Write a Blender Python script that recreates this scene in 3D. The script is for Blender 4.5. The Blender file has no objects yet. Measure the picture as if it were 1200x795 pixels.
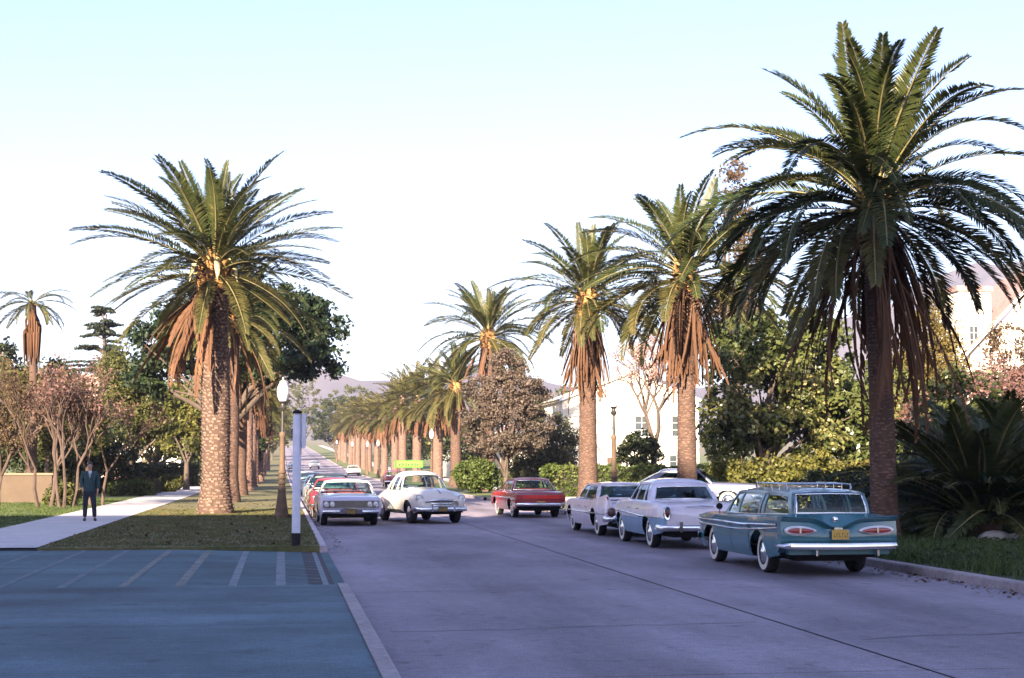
import bpy, math, random
import numpy as np
from mathutils import Vector, Matrix

R = math.radians
PI = math.pi
rng = np.random.default_rng(11)
random.seed(7)
SC = bpy.context.scene
COL = SC.collection

# ------------------------------------------------------------------ camera
cam_data = bpy.data.cameras.new('camera')
cam_data.sensor_width = 36.0
cam_data.lens = 54.0
cam_data.clip_start = 0.1
cam_data.clip_end = 9000
cam = bpy.data.objects.new('camera', cam_data)
cam.location = (0, 0, 1.82)
cam.rotation_euler = (R(90 + 4.7), 0, R(-8.53))
COL.objects.link(cam)
SC.camera = cam

# ------------------------------------------------------------------ light
SUN_EL, SUN_AZ = 20.0, 205.0          # azimuth clockwise from +Y: low sun behind and left of the camera
sd = Vector((math.sin(R(SUN_AZ)) * math.cos(R(SUN_EL)), math.cos(R(SUN_AZ)) * math.cos(R(SUN_EL)), math.sin(R(SUN_EL))))
world = bpy.data.worlds.new('World')
SC.world = world
world.use_nodes = True
wn = world.node_tree.nodes
wl = world.node_tree.links
sky = wn.new('ShaderNodeTexSky')
sky.sky_type = 'NISHITA'
sky.sun_disc = False
sky.sun_elevation = R(SUN_EL)
sky.sun_rotation = R(SUN_AZ)
sky.air_density = 1.0
sky.dust_density = 1.0
sky.ozone_density = 1.0
tint = wn.new('ShaderNodeVectorMath')          # cool daylight film balance, the same over the whole sky
tint.operation = 'MULTIPLY'
tint.inputs[1].default_value = (0.98, 1.0, 1.28)
wl.new(sky.outputs[0], tint.inputs[0])
wl.new(tint.outputs[0], wn['Background'].inputs[0])
wn['Background'].inputs[1].default_value = 0.05
sl = bpy.data.lights.new('sun', 'SUN')
sl.energy = 5.0
sl.angle = R(0.6)
sl.color = (1.0, 0.83, 0.61)
sun = bpy.data.objects.new('sun', sl)
sun.rotation_euler = sd.to_track_quat('Z', 'Y').to_euler()
sun.location = (-30, -40, 30)
COL.objects.link(sun)
SC.view_settings.view_transform = 'Standard'
SC.view_settings.look = 'None'
SC.view_settings.gamma = 1.0
SC.view_settings.use_curve_mapping = False
SC.view_settings.exposure = 2.5
SC.render.engine = 'CYCLES'
SC.cycles.use_denoising = True
SC.cycles.max_bounces = 7
SC.cycles.diffuse_bounces = 3
SC.cycles.glossy_bounces = 3
SC.cycles.transmission_bounces = 4
SC.cycles.transparent_max_bounces = 12
SC.cycles.caustics_reflective = False
SC.cycles.caustics_refractive = False

# ------------------------------------------------------------------ materials
MATS = {}
def mat(name, col, rough=0.6, metal=0.0, var=0.0, scale=4.0, col2=None, bump=0.0, bscale=30.0, coat=0.0, world_co=True, spec=0.5, stretch=None, spots=0.0, trans=0.0):
    """procedural Principled material: base colour varied by noise, fine bump"""
    if name in MATS:
        return MATS[name]
    m = bpy.data.materials.new(name)
    m.use_nodes = True
    nt = m.node_tree
    n, l = nt.nodes, nt.links
    b = n['Principled BSDF']
    b.inputs['Roughness'].default_value = rough
    b.inputs['Metallic'].default_value = metal
    b.inputs['Coat Weight'].default_value = coat
    b.inputs['Coat Roughness'].default_value = 0.08
    b.inputs['Specular IOR Level'].default_value = spec
    b.inputs['Base Color'].default_value = (*col, 1)
    if var > 0 or bump > 0 or col2:
        if world_co:
            co = n.new('ShaderNodeNewGeometry').outputs['Position']
        else:
            co = n.new('ShaderNodeTexCoord').outputs['Object']
        if stretch:
            mp = n.new('ShaderNodeMapping')
            mp.inputs['Scale'].default_value = stretch
            l.new(co, mp.inputs[0])
            co = mp.outputs[0]
    if var > 0 or col2:
        t = n.new('ShaderNodeTexNoise')
        t.inputs['Scale'].default_value = scale
        t.inputs['Detail'].default_value = 7
        t.inputs['Roughness'].default_value = 0.65
        l.new(co, t.inputs['Vector'])
        r = n.new('ShaderNodeValToRGB')
        e = r.color_ramp.elements
        e[0].position = 0.33
        e[1].position = 0.67
        c2 = col2 if col2 else tuple(min(1, c * (1 + var)) for c in col)
        c1 = col if col2 else tuple(c * (1 - var) for c in col)
        e[0].color = (*c1, 1)
        e[1].color = (*c2, 1)
        l.new(t.outputs['Fac'], r.inputs[0])
        out = r.outputs[0]
        if spots > 0:
            t2 = n.new('ShaderNodeTexNoise')
            t2.inputs['Scale'].default_value = scale * 9
            t2.inputs['Detail'].default_value = 5
            l.new(co, t2.inputs['Vector'])
            mx = n.new('ShaderNodeMix')
            mx.data_type = 'RGBA'
            mx.blend_type = 'MULTIPLY'
            mr = n.new('ShaderNodeMapRange')
            mr.inputs[1].default_value = 0.3
            mr.inputs[2].default_value = 0.7
            mr.inputs[3].default_value = 1 - spots
            mr.inputs[4].default_value = 1 + spots
            l.new(t2.outputs['Fac'], mr.inputs[0])
            mx.inputs[0].default_value = 1
            l.new(out, mx.inputs[6])
            l.new(mr.outputs[0], mx.inputs[7])
            out = mx.outputs[2]
        l.new(out, b.inputs['Base Color'])
    if bump > 0:
        t = n.new('ShaderNodeTexNoise')
        t.inputs['Scale'].default_value = bscale
        t.inputs['Detail'].default_value = 5
        l.new(co, t.inputs['Vector'])
        bp = n.new('ShaderNodeBump')
        bp.inputs['Strength'].default_value = bump
        bp.inputs['Distance'].default_value = 0.02
        l.new(t.outputs['Fac'], bp.inputs['Height'])
        l.new(bp.outputs[0], b.inputs['Normal'])
    MATS[name] = m
    return m

def leafmat(name, a, b, c=None, trans=0.35, rough=0.55, wscale=0.35, orand=0.3):
    """foliage: each leaf (mesh island) takes its own hue between a, b and c; light passes through"""
    if name in MATS:
        return MATS[name]
    m = bpy.data.materials.new(name)
    m.use_nodes = True
    nt = m.node_tree
    n, l = nt.nodes, nt.links
    p = n['Principled BSDF']
    p.inputs['Roughness'].default_value = rough
    p.inputs['Specular IOR Level'].default_value = 0.35
    g = n.new('ShaderNodeNewGeometry')
    ns = n.new('ShaderNodeTexNoise')
    ns.inputs['Scale'].default_value = wscale
    ns.inputs['Detail'].default_value = 2
    l.new(g.outputs['Position'], ns.inputs['Vector'])
    ad = n.new('ShaderNodeMath')
    ad.operation = 'MULTIPLY_ADD'
    ad.inputs[1].default_value = 0.6
    oi = n.new('ShaderNodeObjectInfo')                 # each frond or plant also differs as a whole
    hf = n.new('ShaderNodeMix')
    hf.inputs[0].default_value = orand
    l.new(g.outputs['Random Per Island'], hf.inputs[2])
    l.new(oi.outputs['Random'], hf.inputs[3])
    l.new(hf.outputs[0], ad.inputs[0])
    sb = n.new('ShaderNodeMath')
    sb.operation = 'MULTIPLY_ADD'
    sb.inputs[1].default_value = 1.2
    sb.inputs[2].default_value = -0.4
    l.new(ns.outputs['Fac'], sb.inputs[0])
    l.new(sb.outputs[0], ad.inputs[2])
    r = n.new('ShaderNodeValToRGB')
    e = r.color_ramp.elements
    e[0].color = (*a, 1)
    e[1].color = (*b, 1)
    e[0].position = 0.1
    e[1].position = 0.75
    if c:
        e2 = r.color_ramp.elements.new(0.97)
        e2.color = (*c, 1)
    l.new(ad.outputs[0], r.inputs[0])
    l.new(r.outputs[0], p.inputs['Base Color'])
    tr = n.new('ShaderNodeBsdfTranslucent')
    l.new(r.outputs[0], tr.inputs[0])
    mx = n.new('ShaderNodeMixShader')
    mx.inputs[0].default_value = trans
    l.new(p.outputs[0], mx.inputs[1])
    l.new(tr.outputs[0], mx.inputs[2])
    l.new(mx.outputs[0], n['Material Output'].inputs[0])
    MATS[name] = m
    return m

def glassmat(name, tint, refl=0.12):
    if name in MATS:
        return MATS[name]
    m = bpy.data.materials.new(name)
    m.use_nodes = True
    n, l = m.node_tree.nodes, m.node_tree.links
    n.remove(n['Principled BSDF'])
    t = n.new('ShaderNodeBsdfTransparent')
    t.inputs[0].default_value = (*tint, 1)
    g = n.new('ShaderNodeBsdfGlossy')
    g.inputs['Roughness'].default_value = 0.03
    lw = n.new('ShaderNodeLayerWeight')
    lw.inputs[0].default_value = 0.5
    pw = n.new('ShaderNodeMath')
    pw.operation = 'POWER'
    pw.inputs[1].default_value = 4.0
    l.new(lw.outputs['Facing'], pw.inputs[0])
    ad = n.new('ShaderNodeMath')
    ad.operation = 'MULTIPLY_ADD'
    ad.use_clamp = True
    ad.inputs[1].default_value = 0.85
    ad.inputs[2].default_value = refl
    l.new(pw.outputs[0], ad.inputs[0])
    mx = n.new('ShaderNodeMixShader')
    l.new(ad.outputs[0], mx.inputs[0])
    l.new(t.outputs[0], mx.inputs[1])
    l.new(g.outputs[0], mx.inputs[2])
    l.new(mx.outputs[0], n['Material Output'].inputs[0])
    MATS[name] = m
    return m

# ------------------------------------------------------------------ mesh helpers
class MB:
    def __init__(s):
        s.v, s.f, s.m = [], [], []
    def add(s, vs, fs, mi=0):
        o = len(s.v)
        s.v += [tuple(p) for p in vs]
        for f in fs:
            s.f.append(tuple(i + o for i in f))
            s.m.append(mi)
        return s
    def box(s, c, d, mi=0, rz=0.0, taper=1.0):
        x, y, z = d[0] / 2, d[1] / 2, d[2] / 2
        ca, sa = math.cos(rz), math.sin(rz)
        vs = []
        for zz, k in ((-z, 1), (z, taper)):
            for xx, yy in ((-x, -y), (x, -y), (x, y), (-x, y)):
                xx, yy = xx * k, yy * k
                vs.append((c[0] + xx * ca - yy * sa, c[1] + xx * sa + yy * ca, c[2] + zz))
        return s.add(vs, [(3, 2, 1, 0), (4, 5, 6, 7), (0, 1, 5, 4), (1, 2, 6, 5), (2, 3, 7, 6), (3, 0, 4, 7)], mi)
    def tube(s, pts, rad, n=8, mi=0, caps=True, flat=1.0):
        pts = [Vector(p) for p in pts]
        if not hasattr(rad, '__len__'):
            rad = [rad] * len(pts)
        o = len(s.v)
        ref = None
        for i, p in enumerate(pts):
            d = (pts[min(i + 1, len(pts) - 1)] - pts[max(i - 1, 0)])
            d = d.normalized() if d.length > 1e-9 else Vector((0, 0, 1))
            if ref is None:
                a = Vector((0, 0, 1)) if abs(d.z) < 0.9 else Vector((1, 0, 0))
                u = d.cross(a).normalized()
            else:
                u = (ref - d * ref.dot(d))
                u = u.normalized() if u.length > 1e-6 else d.orthogonal().normalized()
            ref = u
            w = d.cross(u)
            for k in range(n):
                t = 2 * PI * k / n
                q = p + (u * math.cos(t) + w * math.sin(t) * flat) * rad[i]
                s.v.append(tuple(q))
        for i in range(len(pts) - 1):
            for k in range(n):
                a, b = o + i * n + k, o + i * n + (k + 1) % n
                s.f.append((a, b, b + n, a + n))
                s.m.append(mi)
        if caps:
            s.f.append(tuple(o + k for k in reversed(range(n))))
            s.m.append(mi)
            e = o + (len(pts) - 1) * n
            s.f.append(tuple(e + k for k in range(n)))
            s.m.append(mi)
        return s
    def lathe(s, prof, n=16, c=(0, 0, 0), axis='z', mi=0):
        o = len(s.v)
        for r, h in prof:
            for k in range(n):
                t = 2 * PI * k / n
                a, b = r * math.cos(t), r * math.sin(t)
                q = (a, b, h) if axis == 'z' else ((h, a, b) if axis == 'x' else (a, h, b))
                s.v.append((c[0] + q[0], c[1] + q[1], c[2] + q[2]))
        for i in range(len(prof) - 1):
            for k in range(n):
                a, b = o + i * n + k, o + i * n + (k + 1) % n
                s.f.append((a, b, b + n, a + n))
                s.m.append(mi)
        s.f.append(tuple(o + k for k in range(n)))
        s.m.append(mi)
        e = o + (len(prof) - 1) * n
        s.f.append(tuple(e + k for k in range(n)))
        s.m.append(mi)
        return s
    def grid(s, rows, mi=0, close=False):
        nr, nc = len(rows), len(rows[0])
        vs = [p for r in rows for p in r]
        fs = []
        for i in range(nr - 1):
            for j in range(nc - 1 + (1 if close else 0)):
                j2 = (j + 1) % nc
                fs.append((i * nc + j, i * nc + j2, (i + 1) * nc + j2, (i + 1) * nc + j))
        return s.add(vs, fs, mi)
    def prism(s, outline, axis_vec, mi=0):
        n = len(outline)
        a = Vector(axis_vec)
        vs = [Vector(p) for p in outline]
        vs = vs + [p + a for p in vs]
        fs = [tuple(range(n)), tuple(reversed(range(n, 2 * n)))]
        for k in range(n):
            fs.append((k, (k + 1) % n, n + (k + 1) % n, n + k))
        return s.add(vs, fs, mi)
    def mesh(s, name):
        me = bpy.data.meshes.new(name)
        me.from_pydata(s.v, [], s.f)
        me.polygons.foreach_set('material_index', s.m)
        return me
    def build(s, name, mats, parent=None, smooth=None, fix=True):
        me = s.mesh(name)
        if fix:
            import bmesh
            bm = bmesh.new()
            bm.from_mesh(me)
            bmesh.ops.recalc_face_normals(bm, faces=bm.faces)
            bm.to_mesh(me)
            bm.free()
        return link(name, me, mats, parent, smooth)

def link(name, me, mats, parent=None, smooth=None):
    if not isinstance(mats, (list, tuple)):
        mats = [mats]
    if len(me.materials) == 0:
        for m in mats:
            me.materials.append(m)
    if smooth is not None:
        me.polygons.foreach_set('use_smooth', [True] * len(me.polygons))
        if smooth < 180:
            me.set_sharp_from_angle(angle=R(smooth))
    me.update()
    o = bpy.data.objects.new(name, me)
    COL.objects.link(o)
    if parent:
        o.parent = parent
    return o

def tag(o, label=None, cat=None, group=None, kind=None):
    if label: o['label'] = label
    if cat: o['category'] = cat
    if group: o['group'] = group
    if kind: o['kind'] = kind
    return o

def thing(name, label, cat, loc=(0, 0, 0), rz=0.0, group=None):
    o = bpy.data.objects.new(name, None)
    o.empty_display_size = 0.3
    COL.objects.link(o)
    o.location = loc
    o.rotation_euler = (0, 0, rz)
    return tag(o, label, cat, group)

def copy_tree(o, parent=None, top=True):
    c = o.copy()
    COL.objects.link(c)
    if not top:
        c.parent = parent
    for ch in list(o.children):
        copy_tree(ch, c, False)
    return c

def np_mesh(name, V, F):
    """V (n,3), F (m,k) with k=3 or 4"""
    me = bpy.data.meshes.new(name)
    V = np.asarray(V, dtype=np.float32)
    F = np.asarray(F, dtype=np.int32)
    k = F.shape[1]
    me.vertices.add(len(V))
    me.vertices.foreach_set('co', V.ravel())
    me.loops.add(F.size)
    me.loops.foreach_set('vertex_index', F.ravel())
    me.polygons.add(len(F))
    me.polygons.foreach_set('loop_start', np.arange(0, F.size, k, dtype=np.int32))
    me.update(calc_edges=True)
    me.validate()
    return me

def road_z(y):
    if y < 120: return 0.0
    if y < 300: return 0.00006 * (y - 120) ** 2
    return 1.944 + 0.0216 * (y - 300)
# ================================================================== the setting
def paving(name, col, streak, lanes=None, speck=0.35, blot=0.3, rough=0.8):
    """concrete with blotches, long streaks, fine aggregate and, on lanes, a dirty drip line"""
    m = bpy.data.materials.new(name)
    m.use_nodes = True
    n, l = m.node_tree.nodes, m.node_tree.links
    p = n['Principled BSDF']
    p.inputs['Roughness'].default_value = rough
    p.inputs['Specular IOR Level'].default_value = 0.35
    pos = n.new('ShaderNodeNewGeometry').outputs['Position']
    def noise(scale, sx, sy, detail, lo, hi, a=0.3, b_=0.7, rough_=0.6):
        mp = n.new('ShaderNodeMapping')
        mp.inputs['Scale'].default_value = (sx, sy, 1)
        l.new(pos, mp.inputs[0])
        t = n.new('ShaderNodeTexNoise')
        t.inputs['Scale'].default_value = scale
        t.inputs['Detail'].default_value = detail
        t.inputs['Roughness'].default_value = rough_
        l.new(mp.outputs[0], t.inputs['Vector'])
        r = n.new('ShaderNodeMapRange')
        r.inputs[1].default_value = a
        r.inputs[2].default_value = b_
        r.inputs[3].default_value = lo
        r.inputs[4].default_value = hi
        l.new(t.outputs['Fac'], r.inputs[0])
        return r.outputs[0], t.outputs['Fac']
    fs = [noise(0.35, 1, 0.6, 6, 1 - blot, 1 + blot * 0.8)[0], noise(1.0, streak[0], streak[1], 5, 1 - blot * 0.7, 1 + blot * 0.6)[0], noise(7, 1, 1, 6, 1 - speck * 0.5, 1 + speck * 0.5, rough_=0.75)[0]]
    f4, h4 = noise(55, 1, 1, 3, 1 - speck, 1 + speck, 0.32, 0.68)
    fs.append(f4)
    fs.append(noise(2.2, 1, 1, 4, 1.0, 0.62, 0.60, 0.72)[0])       # scattered dark stains
    if lanes:
        sx = n.new('ShaderNodeSeparateXYZ')
        l.new(pos, sx.inputs[0])
        for c in lanes:
            d = n.new('ShaderNodeMath'); d.operation = 'SUBTRACT'; d.inputs[1].default_value = c
            l.new(sx.outputs[0], d.inputs[0])
            a = n.new('ShaderNodeMath'); a.operation = 'ABSOLUTE'
            l.new(d.outputs[0], a.inputs[0])
            r = n.new('ShaderNodeMapRange')
            r.interpolation_type = 'SMOOTHSTEP'
            r.inputs[1].default_value = 0.1; r.inputs[2].default_value = 0.9
            r.inputs[3].default_value = 0.74; r.inputs[4].default_value = 1.0
            l.new(a.outputs[0], r.inputs[0])
            fs.append(r.outputs[0])
    o = fs[0]
    for q in fs[1:]:
        mm = n.new('ShaderNodeMath'); mm.operation = 'MULTIPLY'
        l.new(o, mm.inputs[0]); l.new(q, mm.inputs[1])
        o = mm.outputs[0]
    v = n.new('ShaderNodeVectorMath'); v.operation = 'SCALE'
    v.inputs[0].default_value = col
    l.new(o, v.inputs['Scale'])
    l.new(v.outputs[0], p.inputs['Base Color'])
    bp = n.new('ShaderNodeBump')
    bp.inputs['Strength'].default_value = 0.35
    bp.inputs['Distance'].default_value = 0.015
    l.new(h4, bp.inputs['Height'])
    l.new(bp.outputs[0], p.inputs['Normal'])
    return m
M_road = paving('road_concrete', (0.262, 0.224, 0.268), (1.0, 0.12), lanes=(3.3, 8.2), speck=0.4, blot=0.3)
M_joint = mat('joint_tar', (0.035, 0.032, 0.04), 0.9, var=0.3, scale=9)
M_walk = mat('sidewalk_concrete', (0.50, 0.46, 0.46), 0.85, var=0.1, scale=0.9, bump=0.2, bscale=70, spots=0.08)
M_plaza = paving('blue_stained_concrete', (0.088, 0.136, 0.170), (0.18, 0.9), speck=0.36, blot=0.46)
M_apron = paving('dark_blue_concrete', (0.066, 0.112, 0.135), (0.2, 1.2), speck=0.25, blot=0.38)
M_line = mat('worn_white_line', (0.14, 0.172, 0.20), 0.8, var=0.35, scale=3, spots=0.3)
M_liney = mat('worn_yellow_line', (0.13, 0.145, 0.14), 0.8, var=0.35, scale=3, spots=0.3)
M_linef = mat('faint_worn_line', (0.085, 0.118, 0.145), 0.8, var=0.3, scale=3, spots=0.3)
M_kerb = mat('kerb_concrete', (0.30, 0.255, 0.27), 0.8, var=0.2, scale=1.5, bump=0.3, bscale=50, spots=0.2)
M_kerbw = mat('kerb_pale_concrete', (0.44, 0.37, 0.41), 0.75, var=0.2, scale=2.5, bump=0.2, bscale=50, spots=0.2)  # paler than the other kerbs, for the left lawn edge
M_lawn = mat('mown_lawn', (0.085, 0.092, 0.028), 0.9, col2=(0.165, 0.135, 0.06), scale=0.6, bump=0.6, bscale=45, spots=0.3)
M_yard = mat('yard_lawn', (0.075, 0.105, 0.025), 0.9, col2=(0.16, 0.16, 0.055), scale=0.25, bump=0.5, bscale=30, spots=0.25)
M_soil = mat('dry_ground', (0.12, 0.11, 0.055), 0.95, col2=(0.17, 0.14, 0.08), scale=0.05, bump=0.4, bscale=8)
M_leaf_ground = mat('verge_soil', (0.028, 0.030, 0.014), 0.95, col2=(0.055, 0.05, 0.025), scale=1.5, bump=0.5, bscale=20)

YS = [-14, 0, 20, 40, 60, 80, 100, 120] + list(range(135, 421, 15)) + [460, 520, 600, 700]
def strip(name, x0, x1, ya, yb, dz, m, kind='structure', side=0.0, label=None):
    ys = [ya] + [y for y in YS if ya + 0.5 < y < yb - 0.5] + [yb]
    b = MB()
    rows = [[(x0, y, road_z(y) + dz), (x1, y, road_z(y) + dz)] for y in ys]
    b.grid(rows)
    if side > 0:                                    # skirt down on the long sides and the ends
        for x in (x0, x1):
            b.grid([[(x, y, road_z(y) + dz), (x, y, road_z(y) + dz - side)] for y in ys])
        for y in (ya, yb):
            z = road_z(y) + dz
            b.grid([[(x0, y, z), (x1, y, z)], [(x0, y, z - side), (x1, y, z - side)]])
    o = b.build(name, m)
    tag(o, label, None, None, kind)
    return o

# wide ground sheet to the horizon
b = MB()
gy = [-900, -60, 0, 60, 120] + list(range(150, 421, 30)) + [520, 700, 1200, 3500]
gx = [-3500, -600, -120, -30, 0, 40, 120, 600, 3500]
b.grid([[(x, y, min(road_z(y), 30) - 0.09) for x in gx] for y in gy])
tag(b.build('ground', M_soil), 'dry open ground reaching out to the hills', kind='structure')

KL, KR = 0.98, 10.50                         # the faces of the two kerbs
CX = 5.74                                    # centre joint
# road: base sheet, slabs in view as pieces, one sheet beyond
road = strip('road', KL - 0.1, KR + 0.1, -14, 700, -0.02, M_joint)
road['label'] = 'lavender grey concrete street running to the hills'
slab_y = [-14, 4.0, 13.2, 22.4, 31.6, 40.8, 50.0, 59.2]
for i in range(len(slab_y) - 1):
    for x0, x1 in ((KL, CX), (CX, KR)):
        bb = MB()
        g = 0.012
        ax, bx_, ay, by_ = x0 + (0.018 if x0 == CX else 0), x1 - (0.018 if x1 == CX else 0), slab_y[i] + g, slab_y[i + 1] - g
        bb.grid([[(ax, ay, 0), (bx_, ay, 0)], [(ax, by_, 0), (bx_, by_, 0)]])
        bb.add([(ax, ay, 0), (bx_, ay, 0), (bx_, ay, -0.018), (ax, ay, -0.018)], [(0, 1, 2, 3)])
        bb.build('slab', M_road, road)
far = strip('slab', KL, KR, 59.22, 700, 0.0, M_road, kind=None)
far.parent = road
# cracks and tar patches on the slabs
for k, (x0, y0, x1, y1) in enumerate([(1.2, 17.0, 5.6, 17.5), (5.9, 24.2, 10.2, 23.7), (6.0, 15.6, 10.3, 16.4), (2.2, 27.6, 5.5, 28.0), (1.4, 36.0, 5.6, 36.4), (6.2, 33.0, 7.9, 33.4)]):
    pts = [Vector((x0 + (x1 - x0) * q / 14 + rng.normal() * 0.06, y0 + (y1 - y0) * q / 14 + rng.normal() * 0.06, 0.004)) for q in range(15)]
    dd = (pts[-1] - pts[0]).normalized()
    nn = Vector((-dd.y, dd.x, 0))
    MB().grid([[p - nn * (0.006 + 0.010 * rng.random()), p + nn * (0.006 + 0.010 * rng.random())] for p in pts]).build('crack', M_joint, road)
# cross street to the right
cs = MB().grid([[(KR - 0.3, 69.0, -0.006), (90, 69.0, -0.006)], [(KR - 0.3, 79.6, -0.006), (90, 79.6, -0.006)]]).build('cross_street', M_road)
tag(cs, 'pale side street joining from the right', kind='structure')

# kerbs: rounded concrete edge
def kerb(name, x, sgn, ya, yb, m, label, h=0.15, w=0.16):
    ys = [ya] + [y for y in YS if ya + 0.5 < y < yb - 0.5] + [yb]
    prof = [(0.0, -0.03), (0.0, h * 0.8), (0.012, h * 0.93), (0.035, h), (w, h), (w, -0.03)]
    rows = [[(x + sgn * a, y, road_z(y) + z) for a, z in prof] for y in ys]
    b = MB().grid(rows)
    for r in (rows[0], rows[-1]):
        b.add(r, [tuple(range(len(r)))])
    return tag(b.build(name, m), label, kind='structure')
kerb('kerb', KL, -1, -14, 22.2, M_kerb, 'grey kerb edging the blue concrete forecourt')
kerb('kerb', KL, -1, 32.4, 700, M_kerbw, 'pale concrete kerb along the left lawn')
kerb('kerb', KR, 1, -14, 68.6, M_kerb, 'grey kerb below the overgrown right verge')
kerb('kerb', KR, 1, 80.0, 700, M_kerb, 'pale kerb along the lawn beyond the side street')
kb = MB().grid([[(KR, 68.6, -0.03), (70, 68.6, -0.03)], [(KR, 68.6, 0.15), (70, 68.6, 0.15)], [(KR, 68.44, 0.15), (70, 68.44, 0.15)]])
tag(kb.build('kerb', M_kerb), 'kerb on the near side of the side street', kind='structure')
kb = MB().grid([[(KR, 80.0, -0.03), (70, 80.0, -0.03)], [(KR, 80.0, 0.15), (70, 80.0, 0.15)], [(KR, 80.16, 0.15), (70, 80.16, 0.15)]])
tag(kb.build('kerb', M_kerb), 'kerb on the far side of the side street', kind='structure')

# forecourt: large bluish slabs scored into squares
fc = tag(MB().grid([[(-40, -14, 0.118), (KL - 0.16, -14, 0.118)], [(-40, 22.2, 0.118), (KL - 0.16, 22.2, 0.118)]]).build('forecourt', M_joint),
         'blue stained concrete forecourt', kind='structure')
xs = [-40, -24, -14.6, -9.6, -4.6, KL - 0.16]
ysl = [-14, 6, 11.4, 16.8, 22.2]
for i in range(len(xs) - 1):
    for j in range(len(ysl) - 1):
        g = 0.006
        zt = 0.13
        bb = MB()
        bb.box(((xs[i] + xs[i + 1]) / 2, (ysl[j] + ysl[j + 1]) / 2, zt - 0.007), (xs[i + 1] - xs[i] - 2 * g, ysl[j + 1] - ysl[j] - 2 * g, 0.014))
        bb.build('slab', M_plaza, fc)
# driveway apron dipping to the street, scored panels and worn light strips
ap = tag(MB().grid([[(-40, 22.2, 0.085), (-2.0, 22.2, 0.085), (KL - 0.2, 22.2, 0.02), (KL + 0.02, 22.2, 0.004)],
                    [(-40, 32.4, 0.085), (-2.0, 32.4, 0.085), (KL - 0.2, 32.4, 0.02), (KL + 0.02, 32.4, 0.004)]]).build('driveway', M_joint),
         'dark blue driveway with worn pale lines crossing the parkway', kind='structure')
def apz(x):
    return 0.10 if x < -2.0 else 0.10 - (x + 2.0) / (KL + 2.0) * 0.088
px_ = [-40, -22, -12, -8.0, -5.6, -4.75, -3.9, -3.05, -2.2, -1.43, -0.68, 0.02, 0.70, KL + 0.02]
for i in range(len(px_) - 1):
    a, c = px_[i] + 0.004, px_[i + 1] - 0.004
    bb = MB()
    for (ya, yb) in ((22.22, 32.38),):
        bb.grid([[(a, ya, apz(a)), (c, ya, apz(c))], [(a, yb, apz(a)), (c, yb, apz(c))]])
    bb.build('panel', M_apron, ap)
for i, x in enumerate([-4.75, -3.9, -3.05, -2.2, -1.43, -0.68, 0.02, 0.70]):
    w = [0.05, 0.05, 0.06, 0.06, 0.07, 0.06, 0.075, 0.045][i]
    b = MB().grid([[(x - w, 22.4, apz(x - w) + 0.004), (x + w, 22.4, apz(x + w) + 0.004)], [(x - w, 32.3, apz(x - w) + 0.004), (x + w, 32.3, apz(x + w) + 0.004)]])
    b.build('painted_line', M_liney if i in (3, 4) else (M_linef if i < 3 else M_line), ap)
# scored ridges across the ramp next to the street
for k in range(13):
    y = 22.9 + k * 0.72
    x0, x1 = (0.12, 0.64)
    MB().add([(x0, y, apz(x0) + 0.004), (x1, y - 0.25, apz(x1) + 0.004), (x1, y - 0.17, apz(x1) + 0.004), (x0, y + 0.08, apz(x0) + 0.004)], [(0, 1, 2, 3)]).build('ridge', M_line if k % 3 == 0 else M_plaza, ap)

# parkway lawns, sidewalks, yards
strip('lawn', -4.85, KL - 0.16, 32.4, 700, 0.15, M_lawn, side=0.16, label='mown parkway lawn on the left with tree shadows')
sw = strip('sidewalk', -7.32, -4.85, 32.4, 700, 0.135, M_joint, side=0.14, label='pale concrete sidewalk on the left')
y = 32.42
while y < 130:
    MB().grid([[(-7.3, y, 0.16 + road_z(y)), (-4.87, y, 0.16 + road_z(y))], [(-7.3, min(y + 2.35, 130), 0.16 + road_z(y + 2.35)), (-4.87, min(y + 2.35, 130), 0.16 + road_z(y + 2.35))]]).build('slab', M_walk, sw)
    y += 2.365
s2 = strip('slab', -7.3, -4.87, y, 700, 0.16, M_walk, kind=None)
s2.parent = sw
strip('lawn', -90, -7.32, 32.4, 420, 0.15, M_yard, side=0.16, label='front yard lawn left of the sidewalk')
strip('verge', KR + 0.16, 16.4, -14, 46.5, 0.14, M_leaf_ground, label='dark soil of the overgrown right verge')
strip('verge', 16.4, 90, -14, 46.5, 0.16, M_leaf_ground, label='dark planted ground behind the right verge')
strip('lawn', KR + 0.16, 16.4, 53.6, 68.44, 0.14, M_lawn, label='parkway lawn before the side street')
strip('driveway', KR + 0.0, 60, 46.5, 53.6, 0.145, M_walk, label='concrete driveway under the silver car')
strip('lawn', 16.4, 90, 53.6, 68.44, 0.16, M_yard, label='planted front yard before the side street')
strip('lawn', KR + 0.16, 16.4, 80.16, 700, 0.14, M_yard, label='sunny parkway lawn beyond the side street')
strip('sidewalk', 16.4, 18.8, 80.16, 700, 0.15, M_walk, label='right sidewalk beyond the side street')
strip('lawn', 18.8, 120, 80.16, 420, 0.2, M_yard, label='sunny yard in front of the white house')

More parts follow.
